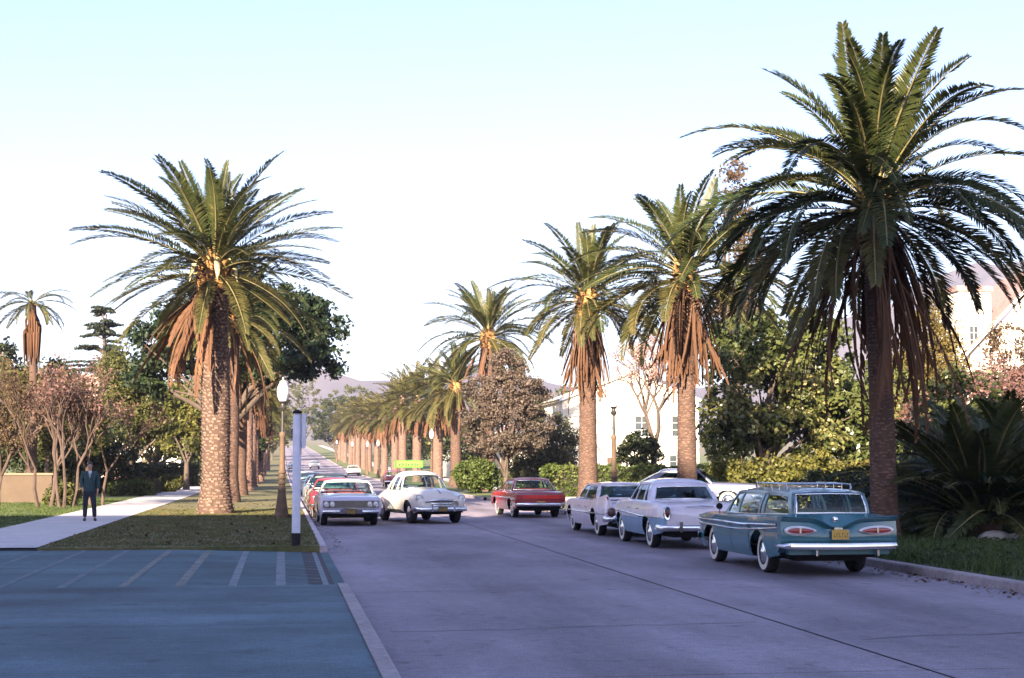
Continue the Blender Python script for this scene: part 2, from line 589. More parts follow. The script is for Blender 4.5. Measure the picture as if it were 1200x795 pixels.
# hills behind the town
M_hill = mat('hill_scrub', (0.065, 0.065, 0.085), 0.95, col2=(0.12, 0.105, 0.125), scale=0.012, bump=0.8, bscale=0.05)
def ridge(name, label, x0, x1, yf, yb, hf):
    n, m = 70, 10
    rows = []
    for j in range(m + 1):
        t = j / m
        row = []
        for i in range(n + 1):
            x = x0 + (x1 - x0) * i / n
            prof = math.sin(min(t * 1.15, 1) * PI / 2) ** 1.3
            bump = (math.sin(x * 0.013 + j) * 0.06 + math.sin(x * 0.031 + 2 * j) * 0.04 + rng.normal() * 0.012) * (1 if j else 0)
            row.append((x, yf + (yb - yf) * t + math.sin(x * 0.01) * 30 * t, -5 + (hf(x) + 5) * prof * (1 + bump)))
        rows.append(row)
    tag(MB().grid(rows).build(name, M_hill, smooth=60), label, kind='structure')
def hfun(x):
    return 70 + 20 * math.sin(x * 0.011) + 145 / (1 + math.exp(-(x - 560) / 110)) + 12 * math.sin(x * 0.037 + 1) + 5 * math.sin(x * 0.09)
ridge('hills', 'hazy violet mountain ridge behind the palms', -1500, 2300, 1050, 1550, hfun)
# ================================================================== palms
M_frond = leafmat('palm_leaflets', (0.022, 0.038, 0.012), (0.068, 0.076, 0.023), (0.19, 0.145, 0.045), trans=0.25, rough=0.45, wscale=0.8)
M_frondold = leafmat('yellowing_leaflets', (0.045, 0.052, 0.016), (0.11, 0.095, 0.030), (0.20, 0.14, 0.05), trans=0.25, wscale=0.8)
M_rachis = mat('frond_rib', (0.17, 0.145, 0.06), 0.5, var=0.3, scale=3)
M_dead = leafmat('dead_leaflets', (0.075, 0.034, 0.018), (0.150, 0.070, 0.036), (0.23, 0.118, 0.062), trans=0.15, rough=0.8, wscale=0.9, orand=0.6)
M_deadrib = leafmat('dead_frond_rib', (0.06, 0.030, 0.018), (0.135, 0.072, 0.041), (0.22, 0.135, 0.08), trans=0.0, rough=0.75, orand=0.7)
M_trunk = mat('palm_trunk_bark', (0.075, 0.042, 0.030), 0.9, var=0.35, scale=5, bump=0.6, bscale=25)
M_scar = mat('palm_leaf_scars', (0.145, 0.085, 0.065), 0.85, var=0.4, scale=6)
M_scargrey = mat('palm_leaf_scars_grey', (0.17, 0.115, 0.088), 0.85, var=0.4, scale=6)
M_boot = mat('palm_leaf_bases', (0.34, 0.17, 0.055), 0.8, var=0.4, scale=5)
M_spathe = mat('palm_flower_sheath', (0.50, 0.40, 0.19), 0.6, var=0.15, scale=4)

def frond_mesh(name, el0, droop, L=3.6, pairs=70, ll=0.55, closed=0.0, wid=0.030, vee=0.45, dead=False, seed=0, twist=0.0, start=0.1):
    r = np.random.default_rng(seed)
    nseg = 16
    ts = np.linspace(0, 1, nseg + 1)
    el = R(el0) - R(droop) * ts ** 1.4
    dx, dz = np.cos(el) * L / nseg, np.sin(el) * L / nseg
    X = np.concatenate([[0], np.cumsum(dx[:-1])])
    Z = np.concatenate([[0], np.cumsum(dz[:-1])])
    Yc = 0.12 * L * twist * ts ** 2
    V, F, MI = [], [], []
    def P(t):
        return np.array([np.interp(t, ts, X), np.interp(t, ts, Yc), np.interp(t, ts, Z)]), np.interp(t, ts, el)
    # rachis: three sided taper
    for i, t in enumerate(ts):
        p, e = P(t)
        w = (0.045 if not dead else 0.04) * (1 - 0.88 * t) + 0.004
        if t < 0.07: w *= 1.9
        N = np.array([-math.sin(e), 0, math.cos(e)])
        V += [p + np.array([0, w, 0]), p - np.array([0, w, 0]), p + N * w * 0.7]
        if i:
            o = (i - 1) * 3
            for a, b_ in ((0, 1), (1, 2), (2, 0)):
                F.append((o + a, o + b_, o + 3 + b_, o + 3 + a)); MI.append(1)
    for k in range(pairs):
        t = start + (1 - start) * (k + r.random() * 0.6) / pairs
        p, e = P(min(t, 1))
        T = np.array([math.cos(e), 0, math.sin(e)])
        N = np.array([-math.sin(e), 0, math.cos(e)])
        pr = min(1, (t - start + 0.02) / 0.22) * (1 - 0.72 * max(0, (t - 0.4) / 0.6) ** 2)
        for s in (-1, 1):
            if dead and r.random() < 0.18:
                continue
            fwd = 0.35 + 0.75 * t + 1.8 * closed
            v = vee * (0.6 + 0.8 * r.random())
            d = T * fwd + np.array([0, s, 0]) * (0.9 - 0.6 * closed) + N * v * (1 - 1.6 * closed)
            d /= np.linalg.norm(d)
            ln = ll * pr * (0.85 + 0.3 * r.random())
            wv = np.cross(d, N); wv /= (np.linalg.norm(wv) + 1e-9)
            sag = np.array([0, 0, -1]) * ln * (0.10 + 0.14 * r.random())
            o = len(V)
            w = wid * (0.8 + 0.4 * r.random())
            m = p + d * ln * 0.45 + sag * 0.15
            V += [p, m + wv * w, p + d * ln + sag, m - wv * w]
            F.append((o, o + 1, o + 2, o + 3)); MI.append(0)
    me = np_mesh(name, np.array(V), np.array(F))
    me.polygons.foreach_set('material_index', MI)
    return me

class FrondBank:
    def __init__(s, L, ll, dmul=1.0, pairs=70, wid=0.03, var=3):
        s.bins = [88, 74, 60, 46, 32, 18, 4, -12, -28, -45]
        dr = [18, 40, 55, 66, 72, 74, 72, 62, 48, 34]
        s.m = []
        for i, e in enumerate(s.bins):
            row = []
            for k in range(var):
                me = frond_mesh('frond', e + rng.uniform(-5, 5), dr[i] * dmul * rng.uniform(0.8, 1.2), L * (0.80, 0.90, 1.04, 1.14, 1.16, 1.14, 1.10, 1.0, 0.92, 0.86)[i] * rng.uniform(0.93, 1.05),
                                pairs, ll, seed=i * 10 + k, twist=rng.uniform(-1, 1), wid=wid)
                me.materials.append(M_frond if i < 7 else M_frondold)
                me.materials.append(M_rachis)
                row.append(me)
            s.m.append(row)
    def get(s, e):
        i = int(np.argmin([abs(e - q) for q in s.bins]))
        return s.m[i][int(rng.integers(len(s.m[i])))]

class DeadBank:
    def __init__(s, L, ll=0.42, closed=0.75, n=5, s_el=-52, dk=1.0):
        s.m = []
        for k in range(n):
            me = frond_mesh('dead_frond', s_el - 4 * k, (84 + s_el) * dk + 2 * k, L * rng.uniform(0.85, 1.1), 44, ll, closed=closed * rng.uniform(0.8, 1.15), wid=0.032, dead=True, seed=90 + k, vee=0.1, twist=rng.uniform(-1, 1))
            me.materials.append(M_dead)
            me.materials.append(M_deadrib)
            s.m.append(me)
    def get(s):
        return s.m[int(rng.integers(len(s.m)))]

def trunk_mesh(path, rads, name='trunk', n=18):
    b = MB()
    b.tube(path, rads, n)
    me = b.mesh(name)
    return me

def scales(path, rads, dz, per, hgt, out, seed, up=True):
    """spiral of leaf scars / leaf bases standing proud of the trunk"""
    r = np.random.default_rng(seed)
    P = np.array(path, float)
    Rd = np.array(rads, float)
    z0, z1 = P[0, 2], P[-1, 2]
    V, F = [], []
    z = z0 + 0.03
    row = 0
    while z < z1 - 0.02:
        for k in range(per):
            a = 2 * PI * (k + 0.5 * (row % 2) + r.normal() * 0.16) / per
            zz = z + dz * (k / per) + r.normal() * dz * 0.2
            if r.random() < (0.05 if out > 0.04 else 0.22): continue
            rr = np.interp(zz, P[:, 2], Rd) - 0.006
            cx, cy = np.interp(zz, P[:, 2], P[:, 0]), np.interp(zz, P[:, 2], P[:, 1])
            hw = PI / per * 0.9 * (0.7 + 0.5 * r.random())
            h = hgt * (0.75 + 0.5 * r.random())
            o_ = out * (0.6 + 0.8 * r.random())
            o = len(V)
            zl, zh = (zz, zz + h) if up else (zz + h, zz)
            for da, zv, ro in ((-hw, zl, 0), (hw, zl, 0), (hw * 0.72, zh, o_), (-hw * 0.72, zh, o_), (hw * 0.6, zh + (0.012 if up else -0.012), 0), (-hw * 0.6, zh + (0.012 if up else -0.012), 0)):
                V.append((cx + (rr + ro) * math.cos(a + da), cy + (rr + ro) * math.sin(a + da), zv))
            F += [(o, o + 1, o + 2, o + 3), (o + 3, o + 2, o + 4, o + 5), (o, o + 3, o + 5, o), (o + 1, o + 4, o + 2, o + 1)]
        z += dz
        row += 1
    F4 = [f for f in F if f[0] != f[3]]
    return np_mesh('leaf_scars', np.array(V), np.array(F4))

def palm(label, x, y, H, r0, bank, nf, dead, nd, group, z0=0.15, lean=(0, 0), elmax=88, elmin=-38, scar=None, skirt_r=0.42, spathes=0, fscale=1.0, power=1.0, dead_az=None, skirt_drop=0.0):
    z0 += road_z(y)
    t = thing('palm_tree', label, 'palm tree', (x, y, z0), group=group)
    n = 14
    path, rads = [], []
    for i in range(n + 1):
        s = i / n
        path.append((lean[0] * s * s, lean[1] * s * s, H * s - (0.1 if i == 0 else 0)))
        rads.append(r0 * (1.28 - 0.34 * min(1, s / 0.1) if s < 0.1 else 0.94 - 0.10 * s + 0.04 * math.sin(s * 9 + x)))
    me = trunk_mesh(path, rads)
    tr = link('trunk', me, M_trunk, t, 60)
    sc = scales(path, rads, 0.072 if r0 < 0.5 else 0.115, max(13, int(r0 * 38)), 0.034 if r0 < 0.5 else 0.06, 0.022 if r0 < 0.5 else 0.05, int(x * 7 + y), up=True)
    so = link('leaf_scars', sc, scar or M_scar, tr)
    so['kind'] = 'stuff'
    top = Vector(path[-1])
    # swollen crown base with old leaf bases
    pr = [(top.x, top.y, top.z - 1.05), (top.x, top.y, top.z - 0.75), (top.x, top.y, top.z - 0.3), (top.x, top.y, top.z + 0.15), (top.x, top.y, top.z + 0.5)]
    rr = [r0 * 0.80, r0 * 1.05, r0 * 1.18, r0 * 0.9, r0 * 0.3]
    cb = link('crown_base', trunk_mesh(pr, rr, 'crown_base'), M_trunk, t, 60)
    bs = link('leaf_bases', scales(pr, rr, 0.14, 11, 0.24, 0.10, int(x + y * 3), up=True), M_boot, cb)
    bs['kind'] = 'stuff'
    ga = 2.39996
    for i in range(nf):
        s = (i + 0.5) / nf
        e = elmax + (elmin - elmax) * s ** power + rng.normal() * 7
        az = i * ga + rng.normal() * 0.3
        o = bpy.data.objects.new('frond', bank.get(e))
        COL.objects.link(o)
        o.parent = t
        rad = 0.06 + 0.24 * s
        o.location = (top.x + rad * math.cos(az), top.y + rad * math.sin(az), top.z + 0.38 - 0.62 * s)
        o.rotation_euler = (rng.normal() * 0.22, rng.normal() * 0.05, az)
        k = fscale * rng.uniform(0.78, 1.12)
        o.scale = (k, k, k)
    for i in range(nd):
        az = rng.uniform(0, 2 * PI) if dead_az is None else rng.uniform(*dead_az)
        o = bpy.data.objects.new('dead_frond', dead.get())
        COL.objects.link(o)
        o.parent = t
        rad = skirt_r * rng.uniform(0.75, 1.05)
        o.location = (top.x + rad * math.cos(az), top.y + rad * math.sin(az), top.z - 0.25 - rng.random() * (0.6 + skirt_drop))
        o.rotation_euler = (rng.normal() * 0.15, rng.uniform(0.0, 0.16), az + rng.normal() * 0.2)
        k = rng.uniform(0.75, 1.05)
        o.scale = (k, k, k)
    for i in range(spathes):
        az = -PI / 2 + (-0.9, 0.15, 0.9, 0.5)[i % 4]
        b = MB()
        pts = [(0.3 * math.cos(az), 0.3 * math.sin(az), 0.0)]
        for q in range(1, 8):
            s = q / 7
            pts.append(((0.3 + 0.75 * s) * math.cos(az), (0.3 + 0.75 * s) * math.sin(az), 0.42 * math.sin(s * 2.6) - 0.75 * s * s * s))
        b.tube([(top.x + p[0], top.y + p[1], top.z + p[2]) for p in pts], [0.02, 0.03, 0.05, 0.08, 0.10, 0.11, 0.09, 0.02], 8, flat=0.6)
        b.build('flower_sheath', M_spathe, t, 60)
    return t

bank_big = FrondBank(4.15, 0.54, 1.15, pairs=104, wid=0.026, var=4)
bank_mid = FrondBank(3.75, 0.50, 0.95, pairs=76, wid=0.027, var=4)
bank_left = FrondBank(4.3, 0.52, 0.62, pairs=92, wid=0.025, var=4)
dead_long = DeadBank(4.1, 0.32, 0.95, 6, -44)
dead_skirt = DeadBank(2.9, 0.36, 0.95, 6, -68)
dead_mid = DeadBank(3.1, 0.42, 0.8, 6, -50)
dead_open = DeadBank(3.4, 0.50, 0.45, 6, -34, 0.55)
PG = 'palms lining the right side of the street'
palm('towering date palm with long dangling dead fronds beside the turquoise station wagon', 13.2, 32.55, 7.45, 0.31, bank_big, 104, dead_long, 44, PG, elmin=-36, fscale=0.97, skirt_r=0.55, skirt_drop=0.5, lean=(-0.1, 0))
palm('date palm with orange brown skirt of dead fronds above the silver car', 13.2, 49.24, 7.9, 0.345, bank_mid, 70, dead_skirt, 105, PG, elmin=-30, skirt_r=0.46, skirt_drop=0.2, power=0.85)
palm('date palm with long narrow rusty skirt behind the pale finned car', 13.2, 65.75, 8.9, 0.43, bank_mid, 66, dead_skirt, 120, PG, elmin=-26, skirt_r=0.5, skirt_drop=1.1, power=0.85)
palm('tall date palm rising behind the feathery mauve tree', 13.25, 98.8, 10.0, 0.45, bank_mid, 64, dead_mid, 30, PG, elmin=-40, fscale=1.12)
palm('date palm with a bare pinkish trunk past the round bush', 13.2, 117.0, 7.7, 0.46, bank_mid, 66, dead_mid, 40, PG, elmin=-40)
palm('massive date palm with scaly pale trunk on the left lawn', -2.24, 54.62, 8.55, 0.53, bank_left, 104, dead_open, 24, 'palms lining the left lawn', scar=M_scargrey, spathes=3, elmin=-26, power=1.0, lean=(-0.15, 0), skirt_r=0.5, dead_az=(PI * 0.75, PI * 1.45), skirt_drop=0.6)
# long dead fronds down the right of that trunk come with the next palms of the row
palm('date palm standing in line right behind the massive left palm', -2.3, 71.1, 8.4, 0.44, bank_mid, 66, dead_long, 26, 'palms lining the left lawn', elmin=-35)
palm('date palm third in line on the left lawn from the forecourt', -2.3, 87.6, 8.4, 0.44, bank_mid, 60, dead_long, 24, 'palms lining the left lawn', elmin=-35)

# far palms: crown as one mesh, shared
def far_crown(seed, nf=46, nd=54):
    r = np.random.default_rng(seed)
    Vs, Fs, Ms = [], [], []
    off = 0
    def push(me, M, mi):
        nonlocal off
        n = len(me.vertices)
        co = np.empty(n * 3, np.float32)
        me.vertices.foreach_get('co', co)
        co = co.reshape(-1, 3)
        co = co @ np.array(M.to_3x3()).T + np.array(M.translation)
        f = np.array([p.vertices[:] for p in me.polygons]) + off
        Vs.append(co); Fs.append(f); Ms.append(np.full(len(f), mi))
        off += n
    ga = 2.39996
    for i in range(nf):
        s = (i + 0.5) / nf
        e = 86 - 118 * s
        az = i * ga
        M = Matrix.Translation((0, 0, 0.3 - 0.6 * s)) @ Matrix.Rotation(az, 4, 'Z') @ Matrix.Rotation(r.normal() * 0.2, 4, 'X') @ Matrix.Scale(r.uniform(0.85, 1.08), 4)
        push(far_bank[int(np.argmin([abs(e - q) for q in far_el]))], M, 0 if e > 28 else 1)
    for i in range(nd):
        M = Matrix.Translation((0, 0, -0.35 - 0.5 * r.random())) @ Matrix.Rotation(r.uniform(0, 6.28), 4, 'Z') @ Matrix.Translation((0.35, 0, 0)) @ Matrix.Scale(r.uniform(0.6, 0.95), 4)
        push(far_dead[i % 2], M, 2)
    me = np_mesh('crown', np.concatenate(Vs), np.concatenate(Fs))
    me.polygons.foreach_set('material_index', np.concatenate(Ms))
    M_far = leafmat('sunlit_far_leaflets', (0.055, 0.058, 0.018), (0.13, 0.11, 0.034), (0.24, 0.17, 0.06), trans=0.3, wscale=0.8)  # sunlight's gold put into the far leaf colour
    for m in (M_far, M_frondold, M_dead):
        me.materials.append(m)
    return me
far_el = [85, 65, 45, 25, 5, -15, -32]
far_bank = [frond_mesh('f', e, 50 if e > 0 else 40, 3.3, 26, 0.55, seed=i, wid=0.06) for i, e in enumerate(far_el)]
far_dead = [frond_mesh('d', -60, 25, 2.8, 18, 0.4, closed=0.6, dead=True, seed=5 + k, wid=0.06) for k in range(2)]
crowns = [far_crown(k) for k in range(4)]
fpath = [(0, 0, -0.3), (0, 0, 0.5), (0, 0, 3), (0, 0, 6), (0, 0, 7.6)]
frad = [0.6, 0.46, 0.43, 0.42, 0.4]
fl = [('right', 13.2, y) for y in (133.4, 149.6, 165.9, 182.3, 199, 215.5, 232, 248, 265, 282, 298, 315, 331, 348)] + [('left', -2.3, y) for y in (104.1, 120.5, 137, 153.6, 170, 186.5, 203, 220, 240, 260)]
tm = trunk_mesh(fpath, frad)
sm = scales(fpath, frad, 0.2, 10, 0.15, 0.05, 3)
for i, (sd_, x, y) in enumerate(fl):
    hz = rng.uniform(1.0, 1.2)
    t = thing('palm_tree', 'distant date palm in the sunlit right hand row climbing the hill' if sd_ == 'right' else 'distant date palm in the left hand row under the dark tree', 'palm tree', (x + rng.normal() * 0.15, y, road_z(y) + 0.15), rng.uniform(0, 6), group='far palms of the right row' if sd_ == 'right' else 'far palms of the left row')
    tr = link('trunk', tm, M_scar, t, None)
    tr.scale = (1, 1, hz)
    so = link('leaf_scars', sm, M_scar, tr)
    so['kind'] = 'stuff'
    c = link('crown', crowns[i % 4], [], t)
    c.location = (0, 0, 7.4 * hz)
    c.scale = (1.16, 1.16, 1.16)

# low trunkless palm on the verge: a fountain of dark fronds from the ground
bank_low = FrondBank(2.9, 0.48, 1.0, pairs=96, wid=0.020)
t = thing('young_palm', 'bushy trunkless young palm spreading over the right verge', 'palm', (16.0, 33.6, 0.15))
link('crown_base', trunk_mesh([(0, 0, -0.1), (0, 0, 0.3), (0, 0, 0.7)], [0.45, 0.42, 0.15], 'crown_base'), M_trunk, t, 60)
for i in range(110):
    s = (i + 0.5) / 110
    o = bpy.data.objects.new('frond', bank_low.get(84 - 76 * s + rng.normal() * 5))
    COL.objects.link(o)
    o.parent = t
    az = i * 2.39996
    rad = 0.1 + 0.3 * s
    o.location = (rad * math.cos(az), rad * math.sin(az), 0.75 - 0.45 * s)
    o.rotation_euler = (rng.normal() * 0.3, 0, az)
    k = rng.uniform(0.8, 1.12)
    o.scale = (k, k, k)
t = thing('young_palm', 'second low palm clump half hidden behind the bushy young palm', 'palm', (18.4, 36.6, 0.15))
for i in range(70):
    s = (i + 0.5) / 70
    o = bpy.data.objects.new('frond', bank_low.get(84 - 74 * s + rng.normal() * 5))
    COL.objects.link(o)
    o.parent = t
    az = i * 2.39996
    o.location = (0.3 * s * math.cos(az), 0.3 * s * math.sin(az), 0.75 - 0.45 * s)
    o.rotation_euler = (rng.normal() * 0.3, 0, az)
    k = rng.uniform(0.95, 1.25)
    o.scale = (k, k, k)

# slender fan palm over the left garden wall
t = thing('fan_palm', 'slender fan palm with shaggy brown collar beyond the garden wall', 'palm tree', (-12.1, 78, 0.15))
pth = [(0, 0, -0.1), (0.02, 0, 1), (0.08, 0, 4), (0.0, 0, 7), (-0.1, 0, 9.6)]
link('trunk', trunk_mesh(pth, [0.34, 0.26, 0.22, 0.2, 0.18], n=12), M_trunk, t, 60)
sk = MB()
for i in range(60):
    a = rng.uniform(0, 6.28)
    z = rng.uniform(8.4, 9.3)
    r_ = rng.uniform(0.3, 0.42)
    sk.tube([(-0.07 + 0.15 * math.cos(a), 0.15 * math.sin(a), z), (-0.07 + r_ * math.cos(a), r_ * math.sin(a), z - 0.4), (-0.05 + r_ * 0.9 * math.cos(a), r_ * 0.9 * math.sin(a), z - 1.5 - rng.random() * 0.5)], [0.03, 0.07, 0.02], 4)
sko = sk.build('dead_leaf_collar', M_dead, t)
sko['kind'] = 'stuff'
for i in range(22):
    e = 42 - 82 * i / 22
    o = bpy.data.objects.new('frond', bank_mid.get(e))
    COL.objects.link(o)
    o.parent = t
    o.location = (-0.1, 0, 9.65)
    az = i * 2.39996
    o.rotation_euler = (0.2, 0, az)
    k = rng.uniform(0.5, 0.68)
    o.scale = (k, k, k)
# ================================================================== broadleaf trees, shrubs, hedges
M_bark = mat('grey_brown_bark', (0.085, 0.062, 0.048), 0.9, var=0.3, scale=6, bump=0.7, bscale=18)
M_barkpale = mat('pale_bark', (0.26, 0.18, 0.15), 0.85, var=0.3, scale=6, bump=0.5, bscale=18)
M_twig = mat('bare_twig_bark', (0.075, 0.048, 0.038), 0.85, var=0.25, scale=4)
L_oak = leafmat('dark_oak_leaves', (0.010, 0.022, 0.010), (0.030, 0.048, 0.014), (0.075, 0.080, 0.022), trans=0.2)
L_olive = leafmat('olive_leaves', (0.045, 0.055, 0.016), (0.115, 0.115, 0.030), (0.22, 0.18, 0.05), trans=0.35)
L_mauve = leafmat('mauve_feather_leaves', (0.085, 0.068, 0.048), (0.155, 0.110, 0.088), (0.25, 0.17, 0.155), trans=0.3)
L_magnolia = leafmat('glossy_evergreen_leaves', (0.030, 0.050, 0.016), (0.098, 0.110, 0.034), (0.25, 0.215, 0.085), trans=0.18, rough=0.35)
L_hedge = leafmat('hedge_leaves', (0.035, 0.060, 0.014), (0.085, 0.11, 0.022), (0.17, 0.16, 0.04), trans=0.25)
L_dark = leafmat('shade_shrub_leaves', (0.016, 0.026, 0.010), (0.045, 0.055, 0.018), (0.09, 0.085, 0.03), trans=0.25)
L_pink = leafmat('pink_bud_leaves', (0.12, 0.06, 0.048), (0.20, 0.11, 0.095), (0.31, 0.185, 0.17), trans=0.3)
L_rust = leafmat('rusty_leaves', (0.065, 0.042, 0.020), (0.125, 0.078, 0.042), (0.20, 0.12, 0.075), trans=0.3)
L_bamboo = leafmat('straw_green_leaves', (0.11, 0.085, 0.022), (0.20, 0.15, 0.045), (0.30, 0.21, 0.08), trans=0.35)
L_cedar = leafmat('cedar_needles', (0.016, 0.026, 0.016), (0.04, 0.052, 0.028), (0.075, 0.075, 0.045), trans=0.15)
L_grass = leafmat('grass_blades', (0.030, 0.055, 0.012), (0.075, 0.105, 0.022), (0.16, 0.15, 0.045), trans=0.3, wscale=0.9)

def leaf_cloud(name, centers, radii, n_each, size, seed, flat=0.8, elong=1.7, up=0.5):
    """leaf-sized diamonds scattered through a set of clumps"""
    r = np.random.default_rng(seed)
    C = np.repeat(np.asarray(centers, float), n_each, axis=0)
    Rr = np.repeat(np.asarray(radii, float), n_each)
    n = len(C)
    d = r.normal(size=(n, 3))
    d /= np.linalg.norm(d, axis=1)[:, None]
    rad = r.random(n) ** 0.45
    P = C + d * (rad * Rr)[:, None] * np.array([1, 1, flat])
    nr = r.normal(size=(n, 3)) + d * 0.8 + np.array([0, 0, up])
    nr /= np.linalg.norm(nr, axis=1)[:, None]
    a = np.cross(nr, r.normal(size=(n, 3)))
    a /= np.linalg.norm(a, axis=1)[:, None]
    b = np.cross(nr, a)
    s = size * (0.6 + 0.8 * r.random(n))[:, None]
    V = np.empty((n, 4, 3))
    V[:, 0] = P - a * s * elong * 0.5
    V[:, 1] = P + b * s * 0.5 + nr * s * 0.12
    V[:, 2] = P + a * s * elong * 0.5
    V[:, 3] = P - b * s * 0.5 + nr * s * 0.12
    return np_mesh(name, V.reshape(-1, 3), np.arange(n * 4).reshape(n, 4))

def clumps(ell, n, rc, seed, shell=0.55):
    r = np.random.default_rng(seed)
    vol = np.array([e[3] * e[4] * e[5] for e in ell]) ** (2 / 3)
    pick = r.choice(len(ell), n, p=vol / vol.sum())
    d = r.normal(size=(n, 3))
    d /= np.linalg.norm(d, axis=1)[:, None]
    k = shell + (1 - shell) * r.random(n) ** 0.7
    E = np.array(ell)[pick]
    P = E[:, :3] + d * k[:, None] * E[:, 3:6]
    return P, rc * (0.6 + 0.8 * r.random(n))

def limbs(b, base, fork, targets, r0, seed, bend=0.25, n=6):
    r = random.Random(seed)
    for q in targets:
        q = Vector(q)
        f = Vector(fork) + Vector((r.uniform(-.1, .1), r.uniform(-.1, .1), r.uniform(-0.6, 0.5)))
        m = f.lerp(q, 0.5) + Vector((r.uniform(-1, 1), r.uniform(-1, 1), r.uniform(0, 1))) * bend * (q - f).length * 0.5
        pts = [f, f.lerp(m, 0.55) + Vector((0, 0, 0.1)), m, m.lerp(q, 0.5), q]
        b.tube(pts, [r0, r0 * 0.75, r0 * 0.55, r0 * 0.35, r0 * 0.12], n)

def tree(name, label, cat, x, y, ell, tr=0.2, fork=None, nclump=120, rc=0.55, nl=70, size=0.13, lm=None, bark=None, seed=1, z0=0.15, group=None, nlimb=14, lean=(0, 0), shell=0.55, flat=0.8, core=False):
    lm = lm or L_olive
    bark = bark or M_bark
    t = thing(name, label, cat, (x, y, z0 + road_z(y)), group=group)
    P, rr = clumps(ell, nclump, rc, seed, shell)
    c = link('crown', leaf_cloud('crown', P, rr, nl, size, seed, flat), lm, t)
    fz = fork if fork else min(e[2] - e[5] for e in ell) + 0.4
    b = MB()
    fk = (lean[0], lean[1], fz)
    b.tube([(0, 0, -0.1), (lean[0] * 0.15, lean[1] * 0.15, fz * 0.25), (lean[0] * 0.5, lean[1] * 0.5, fz * 0.6), fk], [tr * 1.4, tr * 1.05, tr * 0.9, tr * 0.75], 10)
    idx = np.random.default_rng(seed).choice(len(P), min(nlimb, len(P)), replace=False)
    limbs(b, (0, 0, 0), fk, [P[i] for i in idx], tr * 0.5, seed)
    b.build('trunk', bark, t, 60)
    return t

def hedge(label, x0, x1, y0, y1, h, lm, seed, dens=260, size=0.07, rz=0, name='hedge', group=None, z0=0.14):
    r = np.random.default_rng(seed)
    cx, cy = (x0 + x1) / 2, (y0 + y1) / 2
    t = thing(name, label, 'hedge', (cx, cy, z0 + road_z(cy)), rz, group=group)
    lx, ly = (x1 - x0) / 2, (y1 - y0) / 2
    MB().box((0, 0, h * 0.46), (lx * 1.86, ly * 1.8, h * 0.9)).build('dark_core', mat('hedge_inner', (0.02, 0.018, 0.01), 0.95, var=0.4, scale=8), t)  # plain dark box filling the hedge behind its leaves
    area = 2 * (lx * 2 * h + ly * 2 * h) + 4 * lx * ly
    n = int(area * dens)
    P = []
    w = np.array([2 * lx * h, 2 * lx * h, 2 * ly * h, 2 * ly * h, 4 * lx * ly])
    face = r.choice(5, n, p=w / w.sum())
    u, v = r.uniform(-1, 1, n), r.random(n)
    j = r.normal(size=n) * 0.045
    X = np.where(face == 0, u * lx, np.where(face == 1, u * lx, np.where(face == 2, lx + j, np.where(face == 3, -lx + j, u * lx))))
    Y = np.where(face == 0, -ly + j, np.where(face == 1, ly + j, np.where(face < 4, u * ly, r.uniform(-1, 1, n) * ly)))
    Z = np.where(face < 4, v * h, h + j * 1.4)
    wav = 0.06 * np.sin(X * 2.3 + seed) + 0.05 * np.sin(X * 5.1)
    P = np.stack([X, Y, np.maximum(Z + wav * (Z / h), 0.03)], 1)
    link('foliage', leaf_cloud('foliage', P, np.full(n, 0.03), 1, size, seed), lm, t)
    return t

def bush(label, x, y, rx, ry, h, lm, seed, n=60, nl=70, size=0.09, rc=0.3, name='shrub', cat='shrub', z0=0.15, group=None):
    return tree(name, label, cat, x, y, [(0, 0, h * 0.52, rx * 0.85, ry * 0.85, h * 0.47)], 0.06, h * 0.3, n, rc, nl, size, lm, None, seed, z0, group, 8, shell=0.6)

# --- left side
tree('oak_tree', 'big dark green tree overhanging the street behind the left palms', 'tree', -3.4, 82, [(3.4, -1, 9.4, 2.9, 2.6, 1.7), (4.6, -2, 7.0, 2.0, 2.2, 1.2), (1.2, 0, 10.2, 3.0, 2.8, 1.9), (-1.8, 0, 8.2, 2.8, 2.6, 2.1), (5.2, -1, 9.0, 1.3, 1.6, 1.4), (1.6, 0, 6.6, 1.9, 1.8, 1.0), (-3.2, 0, 6.4, 1.6, 1.6, 1.2)], 0.36, 3.6, 400, 0.62, 70, 0.15, L_oak, None, 3, nlimb=26, lean=(0.5, 0), shell=0.35, flat=0.6)
tree('olive_tree', 'olive green garden tree beyond the low clipped hedges', 'tree', -8.9, 95, [(0, 0, 5.4, 2.3, 2.2, 2.6), (-0.6, 0, 7.0, 1.7, 1.7, 1.9), (0.9, 0, 4.2, 1.7, 1.7, 1.3)], 0.2, 2.1, 190, 0.6, 75, 0.13, L_olive, None, 5, shell=0.3)
tree('olive_tree', 'yellow green tree between the olive tree and the massive palm trunk', 'tree', -6.4, 108, [(0, 0, 4.9, 2.2, 2, 2.6), (0.8, 0, 6.3, 1.8, 1.7, 1.6), (-1.2, 0, 5.4, 1.4, 1.6, 1.8)], 0.2, 1.9, 190, 0.6, 75, 0.14, leafmat('yellow_green_leaves', (0.06, 0.075, 0.018), (0.15, 0.15, 0.035), (0.27, 0.23, 0.07), trans=0.4), None, 6, shell=0.3)
tree('garden_tree', 'rounded green tree far down the left yards', 'tree', -10.5, 132, [(0, 0, 5.5, 4.0, 3, 3.6), (3.5, 2, 5, 2.6, 2.5, 3)], 0.25, 2.0, 200, 0.9, 60, 0.22, L_olive, None, 7, shell=0.35)
tree('garden_tree', 'dark leafy tree behind the left sidewalk end', 'tree', -4.2, 152, [(0, 0, 4.6, 3.2, 3, 3.6), (-3.5, 0, 4, 2.4, 2.4, 3)], 0.25, 2.0, 200, 0.9, 60, 0.24, L_dark, None, 8, shell=0.35)
